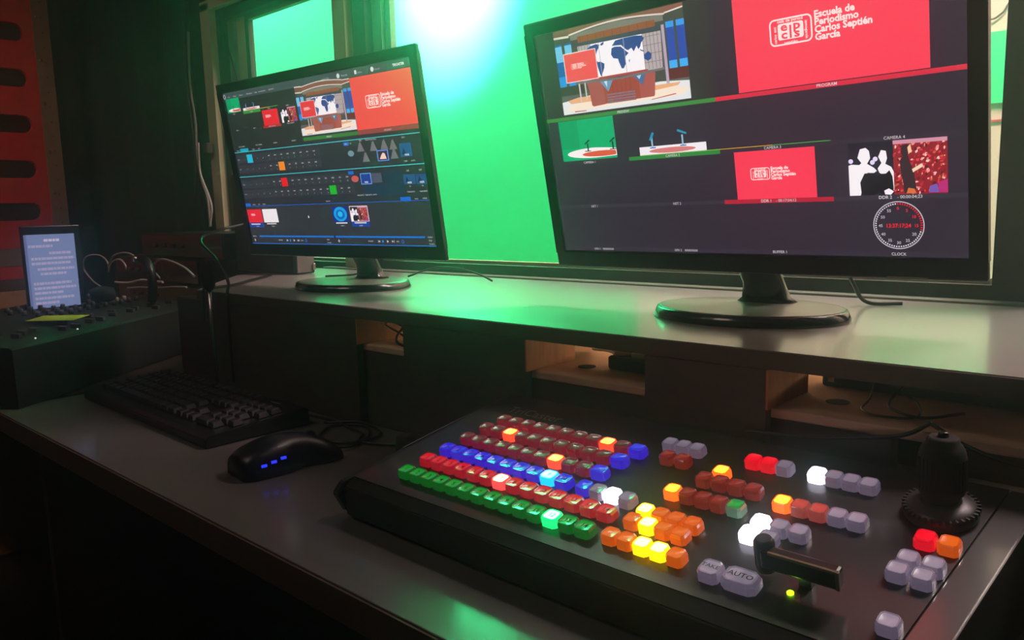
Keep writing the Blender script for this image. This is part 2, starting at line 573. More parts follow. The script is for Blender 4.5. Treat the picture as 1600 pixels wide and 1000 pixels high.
mb.box((-0.293, 0.7735, 0.122), (-0.287, 0.7748, 0.128), M['steel'])
tag(mb.build('adapter_box'), 'long black adapter box at the back of the right cubby', 'box')
cable('trailing_cable', 'black cable trailing from the right cubby down behind the joystick',
      [(-0.17, 0.664, 0.125), (-0.19, 0.660, 0.112), (-0.23, 0.657, 0.104), (-0.27, 0.652, 0.098), (-0.32, 0.650, 0.096)], 0.0018)
cable('trailing_cable', 'black cable sagging to the right below the pale cubby board',
      [(-0.17, 0.6645, 0.124), (-0.145, 0.660, 0.112), (-0.11, 0.655, 0.105), (-0.06, 0.655, 0.104)], 0.0018)


# ------------------------------------------------------------------ screens
SW, SH = 0.477, 0.268


class Screen(MB):
    def P(self, u, v, l):
        return Vector(((u - 0.5) * SW, -0.00012 * l, (v - 0.5) * SH))

    def q(self, u0, v0, u1, v1, c, l=1, k=1.0):
        u0, u1 = max(u0, 0), min(u1, 1)
        v0, v1 = max(v0, 0), min(v1, 1)
        self.poly([self.P(u0, v0, l), self.P(u1, v0, l), self.P(u1, v1, l), self.P(u0, v1, l)], em(c, k))

    def pg(self, pts, c, l=1, k=1.0):
        self.poly([self.P(u, min(v, 1.0), l) for u, v in pts], em(c, k))

    def disc(self, u, v, r_, c, l=1, k=1.0, sx=1.0, sy=1.0, n=28, ring=None):
        def pt(a, rr):
            p = self.P(u, v, l)
            return p + Vector((rr * sx * math.cos(a), 0, rr * sy * math.sin(a)))
        if ring is None:
            self.poly([pt(2 * PI * i / n, r_) for i in range(n)], em(c, k))
        else:
            for i in range(n):
                a, b = 2 * PI * i / n, 2 * PI * (i + 1) / n
                self.poly([pt(a, ring), pt(a, r_), pt(b, r_), pt(b, ring)], em(c, k))

    def t(self, s, u, v, size, c, l=3, align='LEFT', bold=0.0, k=1.0, xs=1.0, rot=0.0):
        p = self.P(u, v, l)
        mx = Matrix.Translation(p) @ Matrix.Rotation(rot, 4, 'Y') @ Matrix.Rotation(PI / 2, 4, 'X')
        self.text(s, em(c, k), size, mx, align, bold, xs)


def rrect(cx, cz, w, h, r_, n=5):
    pts = []
    for (sx, sz, a0) in ((1, 1, 0), (-1, 1, 90), (-1, -1, 180), (1, -1, 270)):
        for i in range(n + 1):
            a = math.radians(a0 + 90 * i / n)
            pts.append((cx + sx * (w / 2 - r_) + r_ * math.cos(a), cz + sz * (h / 2 - r_) + r_ * math.sin(a)))
    return pts


def logo(sc, u, v, w, red, l=2, detail=True):
    """school crest + lettering. (u,v)= top-left, w = crest width in metres"""
    white = (255, 238, 232)
    p0 = sc.P(u, v, l)
    h = w * 0.585
    cx, cz = p0.x + w / 2, p0.z - h / 2
    y = p0.y
    A = rrect(cx, cz, w, h, w * 0.12)
    B = rrect(cx, cz, w * 0.93, h * 0.88, w * 0.09)
    n = len(A)
    for i in range(n):
        j = (i + 1) % n
        sc.poly([(A[i][0], y, A[i][1]), (A[j][0], y, A[j][1]), (B[j][0], y, B[j][1]), (B[i][0], y, B[i][1])], em(white))
    iw, ih = w * 0.60, h * 0.60
    sc.poly([(a, y, b) for a, b in rrect(cx, cz, iw, ih, w * 0.05)], em(white))
    sc.poly([(a, y - 0.00012, b) for a, b in rrect(cx, cz - ih * 0.05, iw * 0.08, ih * 0.8, w * 0.004)], em(red))

    def tx(s, x, z, size, c, bold=0.02, xs=1.0, dl=2, rot=0.0, align='CENTER'):
        mx = Matrix.Translation((x, y - 0.00012 * dl, z)) @ Matrix.Rotation(rot, 4, 'Y') @ Matrix.Rotation(PI / 2, 4, 'X')
        sc.text(s, em(c), size, mx, align, bold, xs)
    for s, dx, dz in (('e', -0.25, 0.06), ('p', 0.25, 0.06), ('c', -0.25, -0.42), ('s', 0.25, -0.42)):
        tx(s, cx + dx * iw, cz + dz * ih, ih * 0.72, red, 0.03, 1.35)
    if detail:
        tx('uela de period', cx, cz + ih * 0.57, h * 0.16, white, 0.02, 1.1)
        tx('septi\u00e9n', cx, cz - ih * 0.78, h * 0.16, white, 0.02, 1.2)
        tx('esc', cx - iw * 0.56, cz + ih * 0.2, h * 0.16, white, 0.02, 1.0, rot=-PI / 2)
        tx('carlos', cx - iw * 0.56, cz - ih * 0.38, h * 0.15, white, 0.02, 1.0, rot=-PI / 2)
        tx('ismo', cx + iw * 0.57, cz + ih * 0.2, h * 0.16, white, 0.02, 1.0, rot=PI / 2)
        tx('garc\u00eda', cx + iw * 0.57, cz - ih * 0.35, h * 0.15, white, 0.02, 1.0, rot=PI / 2)
    else:
        tx('uela de period', cx, cz + ih * 0.57, h * 0.15, white, 0.03, 1.1)
        tx('septi\u00e9n', cx, cz - ih * 0.78, h * 0.15, white, 0.03, 1.2)
    lines = ['Escuela de', 'Periodismo', 'Carlos Septi\u00e9n', 'Garc\u00eda']
    for i, s in enumerate(lines):
        tx(s, cx + w * 0.55, cz + h * (0.30 - 0.27 * i), w * 0.205, white, 0.035, 1.02, align='LEFT')


def virtual_set(sc, u0, v0, u1, v1, l=2, red=(246, 82, 84)):
    """news-desk picture in the rectangle; picture coordinates 0..1"""
    def U(x): return u0 + (u1 - u0) * x
    def V(y): return v0 + (v1 - v0) * y
    def q(a, b, c_, d, col, dl=0, k=1.0): sc.q(U(a), V(b), U(c_), V(d), col, l + dl, k)
    def pg(pts, col, dl=0, k=1.0): sc.pg([(U(a), V(b)) for a, b in pts], col, l + dl, k)
    q(0, 0, 1, 1, (74, 76, 66))
    # cornice
    for dz, col in ((0.0, (120, 88, 70)), (0.055, (226, 214, 200)), (-0.065, (226, 214, 200))):
        th = 0.05 if dz == 0 else 0.012
        pg([(0, .965 + dz - th), (.13, .955 + dz - th), (.13, .955 + dz + th), (0, .965 + dz + th)], col, 1 + (dz != 0))
    arc = [(.13 + .74 * i / 12, .955 + .05 * math.sin(PI * i / 12)) for i in range(13)]
    for dz, th, col in ((0, .05, (136, 92, 74)), (.045, .009, (228, 214, 206)), (-.05, .009, (228, 214, 206))):
        for (a, b), (c_, d) in zip(arc, arc[1:]):
            pg([(a, b + dz - th), (c_, d + dz - th), (c_, d + dz + th), (a, b + dz + th)], col, 1 + (th < .02))
    pg([(.87, .91), (1, .93), (1, 1.0), (.87, .99)], (142, 84, 72), 1)
    pg([(.87, .905), (1, .93), (1, .945), (.87, .92)], (238, 226, 220), 2)
    pg([(.87, .985), (1, .985), (1, 1.0), (.87, 1.0)], (238, 226, 220), 2)
    # underside of cornice, wood fascia and dark tiles
    pg([(.14, .84), (.86, .84), (.86, .90), (.5, .945), (.14, .90)], (128, 122, 112), 1)
    q(.2, .80, .8, .87, (150, 84, 48), 2)
    for i in range(9):
        q(.22 + .065 * i, .80, .224 + .065 * i, .87, (110, 64, 44), 3)
    q(.15, .755, .85, .80, (66, 74, 82), 2)
    # map wall
    pg([(.19, .76), (.835, .745), (.825, .36), (.20, .36)], (188, 176, 176), 3)
    pg([(.30, .755), (.70, .75), (.70, .36), (.30, .36)], (255, 252, 255), 4)
    for i in range(6):
        q(.70 + .027 * i, .37, .7035 + .027 * i, .745, (110, 96, 104), 5)
    for i in range(4):
        q(.70, .44 + .09 * i, .83, .445 + .09 * i, (110, 96, 104), 5)
    for i in range(4):
        q(.20 + .025 * i, .37, .2035 + .025 * i, .755, (120, 110, 112), 5)
    for x in (.365, .56):
        q(x, .36, x + .004, .755, (180, 180, 190), 8)
    sea = (44, 72, 140)
    cont = [
        [(.255, .70), (.30, .735), (.345, .745), (.375, .73), (.36, .69), (.345, .66), (.33, .60), (.315, .585), (.30, .63), (.285, .67)],
        [(.305, .585), (.325, .575), (.345, .55), (.335, .54), (.315, .56)],
        [(.335, .545), (.365, .545), (.395, .515), (.39, .47), (.37, .41), (.36, .375), (.35, .41), (.34, .48)],
        [(.38, .735), (.41, .755), (.405, .725), (.385, .715)],
        [(.465, .665), (.49, .675), (.535, .665), (.57, .61), (.59, .58), (.565, .55), (.56, .47), (.54, .425), (.525, .43), (.51, .50), (.505, .54), (.47, .555), (.455, .60)],
        [(.47, .69), (.50, .74), (.56, .748), (.65, .748), (.70, .735), (.715, .70), (.69, .66), (.68, .62), (.665, .60), (.655, .64), (.63, .585), (.615, .63), (.59, .61), (.575, .62), (.54, .68)],
        [(.70, .53), (.735, .56), (.755, .53), (.75, .475), (.725, .46), (.70, .49)],
        [(.675, .60), (.69, .585), (.705, .575), (.70, .565), (.68, .58)],
        [(.585, .50), (.595, .515), (.59, .475)],
    ]
    for c_ in cont:
        pg(c_, sea, 6)
    # side windows and columns
    for a in (0.0, 0.082):
        q(a, .33, a + .058, .82, (28, 92, 168), 1)
        q(a, .62, a + .058, .80, (120, 200, 236), 2)
        q(a, .33, a + .058, .45, (40, 150, 226), 2)
    for a in (.873, .945):
        q(a, .34, a + .055, .82, (44, 76, 172), 1)
        q(a, .76, a + .055, .82, (60, 160, 236), 2)
        q(a, .34, a + .055, .42, (70, 180, 250), 2)
    q(.842, .17, .862, .80, (190, 170, 190), 5)
    q(.125, .15, .142, .80, (112, 128, 122), 1)
    q(.86, .22, 1, .335, (96, 40, 36), 3)
    q(0, .22, .2, .33, (58, 62, 50), 3)
    q(0, .12, 1, .225, (96, 96, 92), 3)
    # floor
    pg([(0, 0), (1, 0), (1, .19), (.8, .22), (.3, .2), (.1, .165), (0, .15)], (236, 240, 240), 4)
    pg([(.06, .03), (.94, .05), (1, .12), (.8, .17), (.3, .15), (.05, .09)], (255, 236, 214), 5)
    pg([(.05, .16), (.15, .185), (.28, .18), (.28, .12), (.08, .12)], (240, 180, 130), 6)
    pg([(.70, .19), (.94, .185), (.92, .155), (.70, .13)], (242, 180, 126), 6)
    pg([(.1, .03), (.2, .025), (.2, .015), (.1, .018)], (190, 70, 60), 6)
    pg([(.72, .045), (.9, .075), (.9, .065), (.72, .038)], (190, 70, 60), 6)
    # desk
    pg([(.24, .335), (.76, .335), (.745, .075), (.255, .065)], (164, 70, 54), 7)
    for i in range(6):
        q(.40 + .035 * i, .08, .403 + .035 * i, .33, (120, 54, 42), 8)
    pg([(.235, .33), (.36, .33), (.37, .065), (.265, .055)], (170, 88, 80), 8)
    pg([(.64, .33), (.77, .33), (.75, .085), (.645, .075)], (176, 84, 76), 8)
    pg([(.34, .33), (.45, .33), (.40, .20)], (104, 156, 190), 9)
    pg([(.60, .33), (.70, .335), (.67, .21)], (76, 110, 150), 9)
    pg([(.375, .32), (.40, .32), (.395, .25)], (206, 232, 246), 10)
    pg([(.63, .32), (.665, .325), (.65, .28)], (190, 222, 240), 10)
    for i in range(4):
        q(.385, .065 + .03 * i, .61, .082 + .03 * i, (138, 112, 128), 10)
    pg([(.15, .365), (.5, .34), (.84, .365), (.84, .34), (.5, .315), (.15, .335)], (120, 110, 112), 11)
    q(.28, .35, .72, .375, (176, 66, 56), 10)
    q(.165, .13, .177, .34, (210, 206, 198), 12)
    q(.215, .15, .225, .34, (210, 206, 198), 12)
    # inset red screen
    q(.065, .365, .34, .705, (232, 220, 222), 12)
    q(.072, .375, .335, .695, red, 13)
    sc_u = U(.125)
    w = (u1 - u0) * SW * 0.055
    logo(sc, sc_u, V(.575), w, red, l + 14, False)


def crowd(sc, u0, v0, u1, v1, l=2):
    """two people in black on stage beside a red crowd"""
    def U(x): return u0 + (u1 - u0) * x
    def V(y): return v0 + (v1 - v0) * y
    def pg(pts, c_, dl=0): sc.pg([(U(a), V(b)) for a, b in pts], c_, l + dl)
    sc.q(u0, v0, u1, v1, (34, 28, 44), l)
    W = (255, 252, 255)
    pg([(0, 0), (.12, 0), (.16, .30), (.2, .42), (.2, .52), (.14, .58), (.03, .60), (0, .58)], W, 1)
    pg([(.1, .72), (.13, .88), (.19, .9), (.225, .84), (.235, .70), (.2, .60), (.27, .52), (.3, .46), (.27, .42), (.14, .44), (.1, .56), (.14, .62)], W, 2)
    pg([(.13, .03), (.12, .25), (.17, .42), (.27, .42), (.31, .25), (.30, .02), (.2, 0)], (22, 18, 26), 3)
    pg([(.31, .78), (.35, .9), (.40, .9), (.425, .75), (.40, .62), (.34, .60)], (40, 24, 30), 2)
    pg([(.32, .72), (.35, .84), (.40, .82), (.41, .68), (.39, .58), (.45, .52), (.48, .40), (.49, .1), (.46, .08), (.42, .4), (.33, .4), (.31, .5), (.35, .60)], W, 3)
    pg([(.33, .42), (.37, .36), (.43, .46), (.46, .34), (.47, .1), (.44, .02), (.32, .03), (.30, .2)], (20, 16, 24), 4)
    pg([(.37, .08), (.42, .12), (.47, .06), (.44, 0), (.38, .01)], W, 5)
    for x, y in ((.01, .66), (.27, .68), (.24, .62)):
        sc.disc(U(x) + .003, V(y), 0.0022, (235, 225, 255), l + 1)
    rnd = random.Random(5)
    sc.q(U(.475), v0, u1, v1, (150, 34, 44), l + 6)
    cols = [(228, 60, 70), (120, 24, 32), (246, 150, 140), (200, 40, 60), (90, 30, 40), (255, 200, 190), (214, 96, 60)]
    for i in range(230):
        x, y = rnd.uniform(.485, .985), rnd.uniform(.02, .95)
        rx, ry = rnd.uniform(.006, .022), rnd.uniform(.012, .04)
        c_ = rnd.choice(cols)
        a = rnd.uniform(0, 3)
        pts = [(x + rx * math.cos(a + t), y + ry * math.sin(a + t * 1.1)) for t in (0, 1.3, 2.4, 3.9, 5.1)]
        pg(pts, c_, 7 + i % 3)
    sc.q(U(.475), V(.93), u1, v1, (214, 150, 170), l + 10)
    pg([(.55, .78), (.57, .9), (.62, .92), (.655, .82), (.62, .74), (.64, .6), (.66, .5), (.68, .38), (.70, .1), (.66, .03), (.58, .02), (.57, .2), (.55, .4), (.54, .62), (.57, .7)], (58, 40, 46), 11)
    pg([(.62, .86), (.65, .92), (.66, .8), (.63, .73)], (255, 206, 160), 12)
    pg([(.66, .46), (.76, .56), (.77, .5), (.67, .40)], (250, 220, 190), 12)
    pg([(.60, .02), (.62, .12), (.68, .1), (.70, .02)], (220, 120, 60), 12)
    pg([(.82, .02), (.83, .14), (.9, .18), (.92, .02)], (120, 90, 180), 11)
    pg([(.92, .02), (.91, .2), (1, .26), (1, .02)], (190, 50, 120), 11)


def studio_cam(sc, u0, v0, u1, v1, l=2):
    def U(x): return u0 + (u1 - u0) * x
    def V(y): return v0 + (v1 - v0) * y
    sc.q(u0, v0, u1, v1, (12, 178, 112), l)
    sc.q(U(.0), V(.3), U(.35), v1, (14, 162, 100), l + 1)
    pts = []
    for i in range(15):
        a = PI * 0.5 + PI * i / 14
        pts.append((U(.62 + .52 * math.cos(a)), V(.165 + .125 * math.sin(a))))
    pts += [(U(1), V(.06)), (U(1), V(.24)), (U(.8), V(.27))]
    sc.pg(pts, (255, 250, 248), l + 2)
    el = [(U(min(.99, .74 + .36 * math.cos(a))), V(.135 + .07 * math.sin(a))) for a in [2 * PI * i / 22 for i in range(22)]]
    sc.pg(el, (226, 92, 60), l + 3)
    for x in (.5, .95):
        sc.q(U(x - .012), V(.22), U(x + .012), V(.40), (20, 40, 30), l + 4)
        sc.pg([(U(x - .06), V(.40)), (U(x - .04), V(.38)), (U(x + .05), V(.47)), (U(x + .03), V(.50))], (24, 44, 34), l + 4)
        sc.q(U(x - .06), V(.205), U(x + .05), V(.225), (20, 30, 26), l + 4)


def key_cam(sc, u0, v0, u1, v1, l=2):
    """table with two blue microphones, keyed over black"""
    def U(x): return u0 + (u1 - u0) * x
    def V(y): return v0 + (v1 - v0) * y
    sc.q(u0, v0, u1, v1, (250, 246, 252), l)
    el = [(U(.5 + .35 * math.cos(a)), V(.40 + .32 * math.sin(a))) for a in [2 * PI * i / 22 for i in range(22)]]
    sc.pg(el, (222, 128, 124), l + 1)
    hh = (v1 - v0)
    for x, s in ((.21, 1), (.67, -1)):
        sc.q(U(x - .012), v1 - hh * .2, U(x + .012), v1 + hh * 1.1, (150, 196, 214), l + 2)
        sc.q(U(x - .04), v1 - hh * .25, U(x + .05), v1 - hh * .12, (30, 110, 190), l + 3)
        sc.pg([(U(x - .045 * s), v1 + hh * .8), (U(x - .01 * s), v1 + hh * .7), (U(x + .045 * s), v1 + hh * 1.6), (U(x + .015 * s), v1 + hh * 1.75)] if s > 0 else
              [(U(x + .06), v1 + hh * 1.1), (U(x + .07), v1 + hh * 1.3), (U(x - .06), v1 + hh * 1.8), (U(x - .07), v1 + hh * 1.55)], (40, 150, 190), l + 3)


def bezel_ring(mb, W0, H0, x0, x1, z0, z1, y0, y1, m, rad=0.006):
    """monitor housing front: frame with opening W0 x H0 centred on origin"""
    mb.box((x0, y0, H0 / 2), (x1, y1, z1), m, bevel=0.0025)
    mb.box((x0, y0, z0), (x1, y1, -H0 / 2), m, bevel=0.0025)
    mb.box((x0, y0, -H0 / 2 - 0.003), (-W0 / 2, y1, H0 / 2 + 0.003), m)
    mb.box((W0 / 2, y0, -H0 / 2 - 0.003), (x1, y1, H0 / 2 + 0.003), m)


def monitor(label, base, center, yaw, tilt, roll, draw):
    """base = (x, y) of the foot centre on the shelf"""
    root = thing('computer_monitor', label, 'monitor', (base[0], base[1], 0.170), yaw, 'twin monitors on the shelf')
    Rz = Matrix.Rotation(yaw, 4, 'Z')
    full = Matrix.Rotation(yaw, 4, 'Z') @ Matrix.Rotation(tilt, 4, 'X') @ Matrix.Rotation(roll, 4, 'Y')
    full.translation = Vector(center)
    inv = Matrix.Translation(Vector((base[0], base[1], 0.170))) @ Rz
    loc = inv.inverted() @ full
    x0, x1, z0, z1 = -0.2525, 0.2540, -0.1555, 0.1505
    mb = MB()
    bezel_ring(mb, SW, SH, x0, x1, z0, z1, -0.0035, 0.004, M['bezel'])
    o = mb.build('bezel', root); o.matrix_local = loc
    mb = MB()
    mb.box((x0 + .010, 0.0042, z0 + .006), (x1 - .010, 0.016, z1 - .006), M['black_plastic'], bevel=0.004)
    mb.box((-0.16, 0.016, -0.12), (0.16, 0.046, 0.09), M['black_plastic'], bevel=0.012)
    o = mb.build('back_housing', root); o.matrix_local = loc
    sc = Screen()
    draw(sc)
    o = sc.build('screen', root); o.matrix_local = loc
    mb = MB()
    mb.box((0.168, -0.0045, z0 + .002), (0.205, -0.0030, z0 + .0032), M['steel'])
    o = mb.build('chin_mark', root); o.matrix_local = loc; o['label'] = 'small pale logo bar on the lower bezel'
    # neck: from the foot up to the back of the housing
    p = loc @ Vector((0.0, 0.032, -0.10))
    mb = MB()
    rings = []
    base_y = 0.045
    secs = [((0, base_y, 0.012), 0.036, 0.020), ((0, base_y - .002, 0.018), 0.028, 0.016), ((0, base_y - .008, 0.035), 0.024, 0.013),
            ((p.x, p.y + 0.004, p.z - 0.01), 0.024, 0.012), ((p.x, p.y + .004, p.z + 0.03), 0.024, 0.010)]
    bmx = mb.bm
    for (cx, cy, cz), a, b in secs:
        ring = []
        for k in range(28):
            an = 2 * PI * k / 28
            ca, sa = math.cos(an), math.sin(an)
            ring.append(bmx.verts.new((cx + a * math.copysign(abs(ca) ** .6, ca), cy + b * math.copysign(abs(sa) ** .6, sa), cz)))
        rings.append(ring)
    fs = []
    for A, B in zip(rings, rings[1:]):
        for k in range(28):
            fs.append(bmx.faces.new((A[k], A[(k + 1) % 28], B[(k + 1) % 28], B[k])))
    fs += [bmx.faces.new(rings[0][::-1]), bmx.faces.new(rings[-1])]
    mb._fin(fs, M['gloss_black'], True)
    mb.build('neck', root)
    mb = MB()
    mb.lathe([(0.098, 0.0), (0.112, 0.0005), (0.1125, 0.002), (0.1085, 0.011), (0.1065, 0.0118)], M['gloss_black'], seg=72, sy=0.80)
    mb.lathe([(0.1062, 0.0119), (0.1060, 0.0124), (0.102, 0.0128), (0.03, 0.0132)], M['base_grey'], seg=72, sy=0.80)
    mb.build('foot', root)
    return root


WH = (214, 214, 216)


def draw_right(sc):
    sc.q(0, 0, 1, 1, (50, 41, 54), 0)
    # top left preview
    sc.q(0, .628, .5, 1, (52, 48, 48), 1)
    virtual_set(sc, .0635, .637, .441, 1.008, 2)
    sc.q(.558, .630, .938, 1, (255, 68, 90), 2)
    logo(sc, .6365, .868, .0425, (255, 68, 90), 3)
    sc.q(.0, .611, .5, .627, (64, 142, 62), 3)
    sc.q(.5, .611, 1, .627, (222, 48, 70), 3)
    sc.t('PREVIEW', .25, .6145, .0042, WH, 5, 'CENTER', .01)
    sc.t('PROGRAM', .748, .6145, .0042, WH, 5, 'CENTER', .01)
    sc.q(0, .408, 1, .425, (54, 46, 58), 1)
    sc.q(0, .205, 1, .221, (56, 50, 62), 1)
    sc.q(0, 0, 1, .018, (54, 46, 60), 1)
    studio_cam(sc, .0385, .427, .2155, .609, 2)
    key_cam(sc, .284, .427, .467, .461, 2)
    sc.q(.25, .408, .5, .424, (50, 138, 62), 3)
    sc.q(.284, .4245, .5, .4265, (150, 220, 70), 6)
    sc.q(.5, .4245, .625, .4265, (240, 190, 40), 5)
    sc.q(.625, .4245, .75, .4265, (60, 200, 70), 5)
    sc.t('CAMERA 1', .126, .4105, .004, WH, 5, 'CENTER')
    sc.t('CAMERA 2', .376, .4115, .004, WH, 5, 'CENTER')
    sc.t('CAMERA 3', .625, .4115, .004, WH, 5, 'CENTER')
    sc.t('CAMERA 4', .872, .4125, .004, WH, 5, 'CENTER')
    sc.q(.5335, .2215, .7155, .4085, (255, 62, 88), 2)
    sc.q(.5, .205, .75, .2215, (184, 36, 58), 2)
    logo(sc, .5695, .343, .0215, (255, 62, 88), 3)
    sc.t('DDR 1', .602, .2085, .0042, WH, 5, 'CENTER', .01)
    sc.t('- 00:17:04;12', .624, .2085, .0042, WH, 5)
    crowd(sc, .783, .2225, .965, .408, 2)
    sc.t('DDR 2', .852, .2085, .0042, WH, 5, 'CENTER', .01)
    sc.t('- 00:00:04;23', .874, .2085, .0042, WH, 5)
    sc.t('NET 1', .123, .2075, .004, WH, 5, 'CENTER')
    sc.t('NET 2', .374, .2085, .004, WH, 5, 'CENTER')
    sc.t('GFX 1    00:00:00;00', .135, .0055, .0036, WH, 5, 'CENTER')
    sc.t('GFX 2    00:00:00;00', .385, .0055, .0036, WH, 5, 'CENTER')
    sc.t('BUFFER 1', .625, .0055, .0040, WH, 5, 'CENTER')
    sc.t('CLOCK', .874, .0055, .0040, WH, 5, 'CENTER')
    # clock
    cu, cv = .8745, .1135
    R_ = .0228
    sc.disc(cu, cv, R_, (206, 206, 214), 3, n=72, ring=R_ * .965)
    c0 = sc.P(cu, cv, 4)
    for i in range(60):
        a = PI / 2 - 2 * PI * i / 60
        red = i <= 17
        dot = Vector((math.cos(a), 0, math.sin(a)))
        tn = Vector((-math.sin(a), 0, math.cos(a)))
        cc = c0 + dot * R_ * (.895 if not red else .90)
        hl, hw = (R_ * .028, R_ * .024) if not red else (R_ * .045, R_ * .02)
        sc.poly([cc + dot * hl + tn * hw, cc + dot * hl - tn * hw, cc - dot * hl - tn * hw, cc - dot * hl + tn * hw],
                em((245, 30, 40) if red else (235, 235, 240)))
    for i in range(12):
        a = PI / 2 - 2 * PI * i / 12
        red = i <= 3
        mx = Matrix.Translation(c0 + Vector((math.cos(a) * R_ * .70, 0, math.sin(a) * R_ * .72 - R_ * .07))) @ Matrix.Rotation(PI / 2, 4, 'X')
        sc.text(str(i * 5), em((250, 30, 44) if red else (190, 188, 198)), .0040, mx, 'CENTER', .01)
    mx = Matrix.Translation(c0 + Vector((0, -.0002, -R_ * .09))) @ Matrix.Rotation(PI / 2, 4, 'X')
    sc.text('13:37:17;24', em((252, 30, 44)), .0052, mx, 'CENTER', .02, .93)


def draw_left(sc):
    sc.q(0, 0, 1, 1, (42, 46, 52), 0)
    sc.q(0, .955, 1, 1, (66, 78, 82), 1)
    for s, u in (('File', .03), ('Media', .065), ('Macro', .105), ('Workspace', .15), ('Help', .2), ('Auto Preview', .225), ('NDI KVM', .285)):
        sc.t(s, u, .968, .0036, (200, 206, 208), 3)
    sc.disc(.008, .978, .0035, (210, 220, 224), 2, ring=.0026)
    for s, u in (('Session Clips', .58), ('Timecode', .68), ('Add to', .76), ('Record', .84)):
        sc.t(s, u, .968, .0036, (190, 200, 204), 3)
    sc.disc(.665, .975, .0035, (220, 226, 228), 2)
    sc.q(.745, .967, .755, .987, (226, 230, 232), 2)
    sc.disc(.828, .976, .0035, (220, 226, 228), 2)
    sc.q(.895, .958, 1, 1, (60, 96, 84), 2)  # bar end tinted green to imitate glare from the window
    sc.t('TRICASTER', .945, .970, .0048, (250, 252, 252), 4, 'CENTER', .03)
    # multiviewer
    sc.q(0, .63, .43, .955, (38, 44, 44), 1)
    studio_cam(sc, .011, .872, .095, .962, 2)
    key_cam(sc, .111, .873, .214, .889, 2)
    sc.q(.107, .853, .215, .872, (60, 150, 50), 2)
    sc.q(.215, .871, .268, .874, (226, 190, 60), 3)
    sc.q(.268, .871, .322, .874, (80, 190, 70), 3)
    sc.q(.222, .757, .314, .856, (236, 28, 48), 2)
    sc.q(.214, .748, .322, .763, (170, 40, 48), 3)
    logo(sc, .238, .826, .0075, (236, 28, 48), 3, False)
    crowd(sc, .331, .765, .420, .852, 2)
    for s, u, v in (('CAM 1', .05, .860), ('CAM 2', .16, .858), ('CAM 3', .268, .860), ('CAM 4', .376, .860),
                    ('NET 1', .05, .754), ('NET 2', .16, .754), ('DDR 1  00:17:04', .268, .752), ('DDR 2  00:00:04', .376, .754),
                    ('GFX 1  00:00:00', .055, .648), ('GFX 2  00:00:00', .165, .648), ('BUFFER 1', .268, .648), ('BUFFER 2', .376, .648)):
        sc.t(s, u, v, .0028, WH, 4, 'CENTER')
    virtual_set(sc, .4305, .672, .716, .952, 2, (236, 50, 58))
    sc.q(.43, .641, .716, .661, (52, 128, 48), 2)
    sc.t('PREVIEW', .57, .646, .0034, WH, 4, 'CENTER')
    sc.q(.716, .665, 1, .951, (246, 72, 70), 2)
    sc.q(.716, .640, 1, .664, (150, 56, 56), 2)
    sc.t('PROGRAM', .857, .646, .0034, WH, 4, 'CENTER')
    logo(sc, .777, .846, .0325, (246, 72, 70), 3)
    for v in (.6165, .4535):
        sc.q(0, v - .002, 1, v + .002, (70, 214, 218), 3)
    sc.q(.04, .618, .093, .638, (30, 176, 196), 3)
    for s, u in (('M/E 1', .018), ('M/E 2', .12), ('M/E 3', .155)):
        sc.t(s, u, .623, .003, (190, 196, 198), 4)
    # switcher rows
    def row(v, n, du, lit, col, u_l, u0=.045, name='A'):
        sc.q(.005, v - .028, u0 + n * du + .01, v + .028, (52, 56, 62), 1)
        sc.t(name, .012, v - .006, .0034, (150, 170, 200), 4)
        for i in range(n):
            u = u0 + du * (i + .5)
            if i == lit:
                continue
            if i < 4:
                sc.t(str(i + 1), u, v - .006, .003, WH, 4, 'CENTER')
            else:
                sc.t('DDR' if i % 2 else 'GFX', u, v + .004, .0027, WH, 4, 'CENTER', .01)
                sc.t(str(i - 3), u, v - .018, .0027, WH, 4, 'CENTER')
        sc.q(u_l - .0175, v - .027, u_l + .0175, v + .027, col, 3)
    row(.570, 12, .0375, 1, (40, 196, 226), .091, name='BKG')
    row(.505, 12, .0375, 6, (246, 146, 40), .279, name='KEY')
    row(.403, 16, .0375, 6, (236, 30, 36), .277, name='PGM')
    row(.338, 16, .0375, 13, (30, 190, 40), .542, name='PVW')
    sc.q(.635, .588, .662, .607, (24, 110, 214), 3)
    sc.t('BKG', .648, .594, .003, WH, 4, 'CENTER')
    sc.t('FX', .672, .594, .003, WH, 4, 'CENTER')
    sc.t('Main', .715, .605, .0032, WH, 4)
    sc.t('News Studio Setup', .745, .605, .0032, WH, 4)
    sc.disc(.665, .541, .0075, (110, 150, 160), 3, sy=.6)
    for u, v in ((.715, .575), (.777, .572), (.828, .575), (.868, .570), (.734, .515), (.868, .520)):
        w_, h_ = (.018, .028)
        sc.pg([(u - w_, v - h_), (u + w_, v - h_), (u + w_ * .6, v), (u + w_ * .2, v + h_), (u - w_ * .2, v + h_ * .7), (u - w_ * .6, v - h_ * .2)], (116, 116, 118), 3)
    sc.q(.790, .484, .842, .545, (96, 150, 250), 3)
    sc.q(.794, .489, .838, .540, (60, 40, 60), 4)
    sc.pg([(.800, .495), (.832, .495), (.826, .525), (.818, .53), (.808, .515)], (250, 220, 200), 5)
    sc.q(.897, .497, .948, .570, (36, 92, 140), 3)
    sc.pg([(.903, .51), (.922, .51), (.914, .548)], (22, 52, 88), 4)
    sc.t('FADE', .925, .503, .0038, (250, 250, 250), 5, 'CENTER', .02)
    sc.t('DSK 1', .92, .597, .003, WH, 4, 'CENTER')
    sc.t('TAKE', .915, .470, .003, WH, 4, 'CENTER')
    sc.t('AUTO', .948, .470, .003, WH, 4, 'CENTER')
    sc.q(.635, .422, .662, .441, (24, 110, 214), 3)
    sc.disc(.664, .395, .0085, (206, 90, 90), 3, sy=.6)
